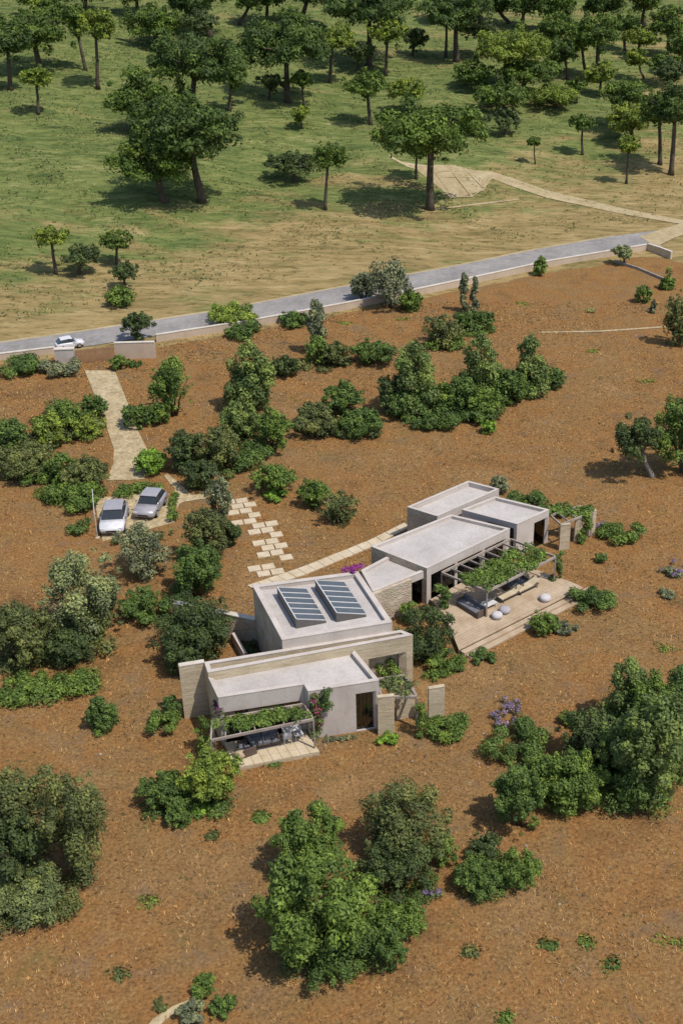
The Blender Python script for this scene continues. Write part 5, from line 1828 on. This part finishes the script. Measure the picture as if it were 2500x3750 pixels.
for i, (bx_, lb) in enumerate((((1885, 2590, 45), 'lavender cushion on the soil, upper of two near the right clump'),
                               ((1845, 2645, 50), 'lavender cushion on the soil, lower of two near the right clump'),
                               ((2205, 1930, 40), 'lavender patch by the right-end stone slabs'),
                               ((2478, 2098, 36), 'lavender cushion at the right frame edge'))):
    c0 = at(bx_[0], bx_[1], .2)
    r_ = np.random.default_rng(50 + i)
    pts_ = [(c0[0] + r_.normal() * .42, c0[1] + r_.normal() * .4, .18 + .1 * r_.random()) for _ in range(12)]
    spread('lavender', pts_, 'grey', lb, 'flower', .14, 300, .24, .18, parts=[('flower_spikes', [(p[0], p[1], p[2] + .14) for p in pts_], 'lav', 360)])
c0 = at(1575, 3280, .25)
spread('flowering_shrub', [(c0[0] + dx, c0[1] + dy, .3) for dx, dy in ((0, 0), (.4, .1), (-.4, .05), (.15, .3))], 'light', 'pale white-flowering cushion right of the foreground group', 'flower', .12, 260, .28, .18,
       parts=[('blossom', [(c0[0] + dx, c0[1] + dy, .45) for dx, dy in ((0, 0), (.4, .1), (-.3, .05))], 'lav', 160)])
# planted bed around the parking
bedp = pxpts([(350, 1800), (420, 1780), (600, 1765), (625, 1790), (430, 1822)], 34, .35, .1, 21)
spread('hedge', bedp, 'green', 'low planting behind the parked cars at the driveway end', 'hedge', .2, 2200, .45, .35)
spread('hedge', pxpts([(628, 1800), (650, 1800), (640, 1915), (615, 1915)], 14, .35, .1, 22), 'green', 'narrow green hedge right of the parked lilac-grey car', 'hedge', .2, 900, .3, .35)
spread('hedge', pxpts([(395, 1985), (470, 1970), (640, 1935), (640, 1960), (420, 2005)], 22, .3, .1, 23), 'brown', 'low planting in front of the parked cars', 'hedge', .2, 1300, .35, .3)
spread('hedge', pxpts([(235, 1925), (330, 1900), (340, 1965), (250, 1960)], 12, .35, .1, 24), 'deep', 'dark low plants left of the parked grey car with the painted bonnet reflection', 'hedge', .2, 800, .35, .3)
spread('hedge', [(*(K[0] + (K[1] - K[0]) * (.805 + .15 * ((i * .618) % 1)) - kn * (.25 + .9 * ((i * .37) % 1))), .3 + 1.7 * ((i * .77) % 1)) for i in range(40)], 'green', 'planting seen through the open portal at the right of the corridor', 'hedge', .18, 2600, .36, .36)
spread('hedge', pxpts([(1180, 2708), (1300, 2692), (1310, 2700), (1190, 2716)], 12, .15, .05, 26), 'grey', 'grey cushion plants along the foot of the bedroom facade', 'hedge', .13, 500, .22, .16)
spread('hedge', pxpts([(1640, 2455), (1710, 2430), (1560, 2500), (1520, 2480)], 18, .25, .1, 27), 'green', 'mixed low planting below the deck and dark olive tree', 'hedge', .16, 1200, .32, .22)
spread('hedge', pxpts([(870, 2360), (935, 2345), (990, 2420), (905, 2425)], 12, .25, .1, 28), 'dark', 'dark leaves filling the shaded court left of the hall', 'hedge', .17, 700, .3, .25)

# ------------------------------------------------------------------ dry grass, weeds
def tufts(name, n, xr, yr, hmin, hmax, cols, wid, seed, blades=4, z0=0.0, keep=None):
    r = np.random.default_rng(seed)
    x = r.uniform(*xr, n)
    y = r.uniform(*yr, n)
    if keep is not None:
        m = keep(x, y, r)
        x, y = x[m], y[m]
    n = len(x)
    z = hgt(x, y) + z0
    hh = r.uniform(hmin, hmax, n)
    cr = r.random(n)
    V = []
    A_ = []
    for b in range(blades):
        an = r.uniform(0, 6.283, n)
        dx, dy = np.cos(an), np.sin(an)
        off = r.normal(size=(n, 2)) * wid * 1.6
        k = r.uniform(.5, 1.0, n) * hh
        lean_ = r.uniform(.3, 1.3, n) * hh
        w_ = wid * r.uniform(.6, 1.3, n)
        bx0 = np.stack([x + off[:, 0] - dy * w_, y + off[:, 1] + dx * w_, z - .02], 1)
        bx1 = np.stack([x + off[:, 0] + dy * w_, y + off[:, 1] - dx * w_, z - .02], 1)
        tp = np.stack([x + off[:, 0] + dx * lean_, y + off[:, 1] + dy * lean_, z + k], 1)
        V.append(np.stack([bx0, bx1, tp], 1))
        A_.append(np.clip(cr * .6 + r.random(n) * .4, 0, 1))
    V = np.concatenate(V).reshape(-1, 3)
    A_ = np.concatenate(A_)
    me_ = array_mesh(name, V, 3, M_leaf, A_)
    ob = bpy.data.objects.new(name, me_)
    COL.objects.link(ob)
    ob.color = (*cols, 1)
    return tag(ob, kind='stuff')


HOUSE = [np.array([p[:2] for p in q]) for q in (A, K, [wFL, wM, wMb, wBL], [pFL, pFR, wBR, wMb], C, B4, D4, E4, deckpoly, T,
         [at(*p)[:2] for p in [(311, 1358), (418, 1646), (392, 1762), (529, 1758), (539, 1646), (422, 1360)]], [at(*p)[:2] for p in pad])]


def outside(x, y):
    m = np.ones(len(x), bool)
    for P in HOUSE:
        ins = np.zeros(len(x), bool)
        j = len(P) - 1
        for i in range(len(P)):
            xi, yi, xj, yj = P[i][0], P[i][1], P[j][0], P[j][1]
            c_ = ((yi > y) != (yj > y)) & (x < (xj - xi) * (y - yi) / (yj - yi + 1e-12) + xi)
            ins ^= c_
            j = i
        m &= ~ins
    return m


def clump(x, y, f, ph):
    return np.sin(x * f + ph) * np.sin(y * f * 1.1 - ph) + .6 * np.sin(x * f * 2.3 + y * f * 1.7 + ph)


def in_plot(x, y, r):
    return (y < np.interp(x, EX, EY) - .4) & outside(x, y) & (np.abs(x + 8) < 6 + y * .36)


tufts('dry_grass', 105000, (-60, 50), (34, 135), .06, .2, (0.38, .24, .10), .03, 61, 4, .03, lambda x, y, r: in_plot(x, y, r) & (clump(x, y, .8, 1) + 1.1 * clump(x, y, .19, 3) + r.normal(size=len(x)) * .6 > -.45))
tufts('dark_dry_grass', 45000, (-60, 50), (34, 135), .06, .18, (0.12, .075, .035), .03, 62, 4, .03, lambda x, y, r: in_plot(x, y, r) & (clump(x, y, .6, 2) + 1.1 * clump(x, y, .23, 5) + r.normal(size=len(x)) * .6 > .05))
tufts('green_weeds', 30000, (-60, 50), (34, 135), .05, .17, (0.085, .11, .028), .035, 63, 5, .03, lambda x, y, r: in_plot(x, y, r) & (clump(x, y, .55, 4) + r.normal(size=len(x)) * .25 > 1.0))


def in_meadow(x, y, r):
    return (y > yroad(x) + 8) & (np.abs(x + 8) < 8 + y * .36)


tufts('meadow_tufts', 90000, (-110, 90), (90, 330), .12, .32, (0.20, .19, .068), .09, 64, 3, 0, lambda x, y, r: in_meadow(x, y, r) & (clump(x, y, .25, 1) + r.normal(size=len(x)) * .6 > .2))
tufts('meadow_weeds', 45000, (-110, 90), (90, 330), .12, .35, (0.062, .095, .026), .10, 65, 3, 0, lambda x, y, r: in_meadow(x, y, r) & (clump(x, y, .21, 7) + r.normal(size=len(x)) * .5 + .010 * (y - yroad(x)) - .012 * x > .9))
# yellow-green patches of spurge on the soil
for i, (px_, py_) in enumerate(((1912, 1111), (2163, 1288), (2362, 1394), (1477, 1168), (1270, 1181), (2440, 2370), (2490, 3450))):
    c0 = at(px_, py_, .1)
    r_ = np.random.default_rng(80 + i)
    spread('ground_cover_plant', [(c0[0] + r_.normal() * .4, c0[1] + r_.normal() * .22, .08) for _ in range(9)], 'yellow',
           ['flat yellow-green plant on the upper soil, below the egg-shaped tree', 'flat yellow-green plant on the right upper soil, largest', 'flat yellow-green plant right of the centre conifers, toward the right edge',
            'flat yellow-green plant near the big roadside tree, right', 'flat yellow-green plant near the big roadside tree, left', 'yellowish flat plant at the right edge above the pointed light green tree',
            'yellow plant at the right frame edge near the bottom'][i], 'plant', .17, 150, .4, .12)
c0 = at(2163, 1139, .2)
spread('ground_cover_plant', [(c0[0] + dx, c0[1], .25) for dx in (-.3, 0, .3)], 'sage', 'grey-green tuft alone on the upper right soil', 'plant', .2, 140, .4, .25)
for i, (px_, py_) in enumerate(((945, 2990), (780, 3060), (1010, 2790), (540, 3300), (440, 3570), (2010, 3460), (2150, 3450), (1720, 3480), (2240, 3530), (1850, 3730))):
    c0 = at(px_, py_, .1)
    r_ = np.random.default_rng(90 + i)
    spread('weed_patch', [(c0[0] + r_.normal() * .16, c0[1] + r_.normal() * .12, .06) for _ in range(8)], ['green', 'brown', 'deep'][i % 3 if i else 0],
           ['fresh green weed patch below the front terrace, the brightest', 'faint weed patch left of the foreground group, upper', 'small dark plant at the right corner of the front terrace', 'faint weed patch in the open soil left of the foreground group',
            'weed patch above the stony path, left', 'weed patch on the bottom right soil, left of a pair', 'weed patch on the bottom right soil, right of a pair', 'small weed patch nearest the foreground group, right',
            'weed patch low on the right soil', 'weed patch at the bottom edge, right of centre'][i], 'plant', .19, 160 if i else 280, .42, .14)
print('LEAVES', NLEAF[0])


# scattered field stones
def stones(name, n, seed):
    r = np.random.default_rng(seed)
    x = r.uniform(-45, 40, n)
    y = r.uniform(34, 130, n)
    m = in_plot(x, y, r)
    x, y = x[m], y[m]
    n = len(x)
    s_ = .03 + .07 * r.random(n) ** 3
    base = np.array([(1, 0, 0), (0, 1, 0), (-1, 0, 0), (0, -1, 0), (0, 0, .8), (0, 0, -.6)], float)
    tri = [(0, 1, 4), (1, 2, 4), (2, 3, 4), (3, 0, 4), (1, 0, 5), (2, 1, 5), (3, 2, 5), (0, 3, 5)]
    P = base[None] * s_[:, None, None] * r.uniform(.6, 1.4, (n, 6, 1))
    an = r.uniform(0, 6.283, n)
    c_, k_ = np.cos(an)[:, None], np.sin(an)[:, None]
    P = np.stack([P[..., 0] * c_ - P[..., 1] * k_, P[..., 0] * k_ + P[..., 1] * c_, P[..., 2]], -1)
    P += np.stack([x, y, np.full(n, .06)], 1)[:, None]
    V = P[:, np.array(tri).ravel()].reshape(-1, 3)
    ob = bpy.data.objects.new(name, array_mesh(name, V, 3, M_rock, r.random(len(V) // 3)))
    COL.objects.link(ob)
    tag(ob, kind='stuff')


stones('field_stones', 1500, 77)
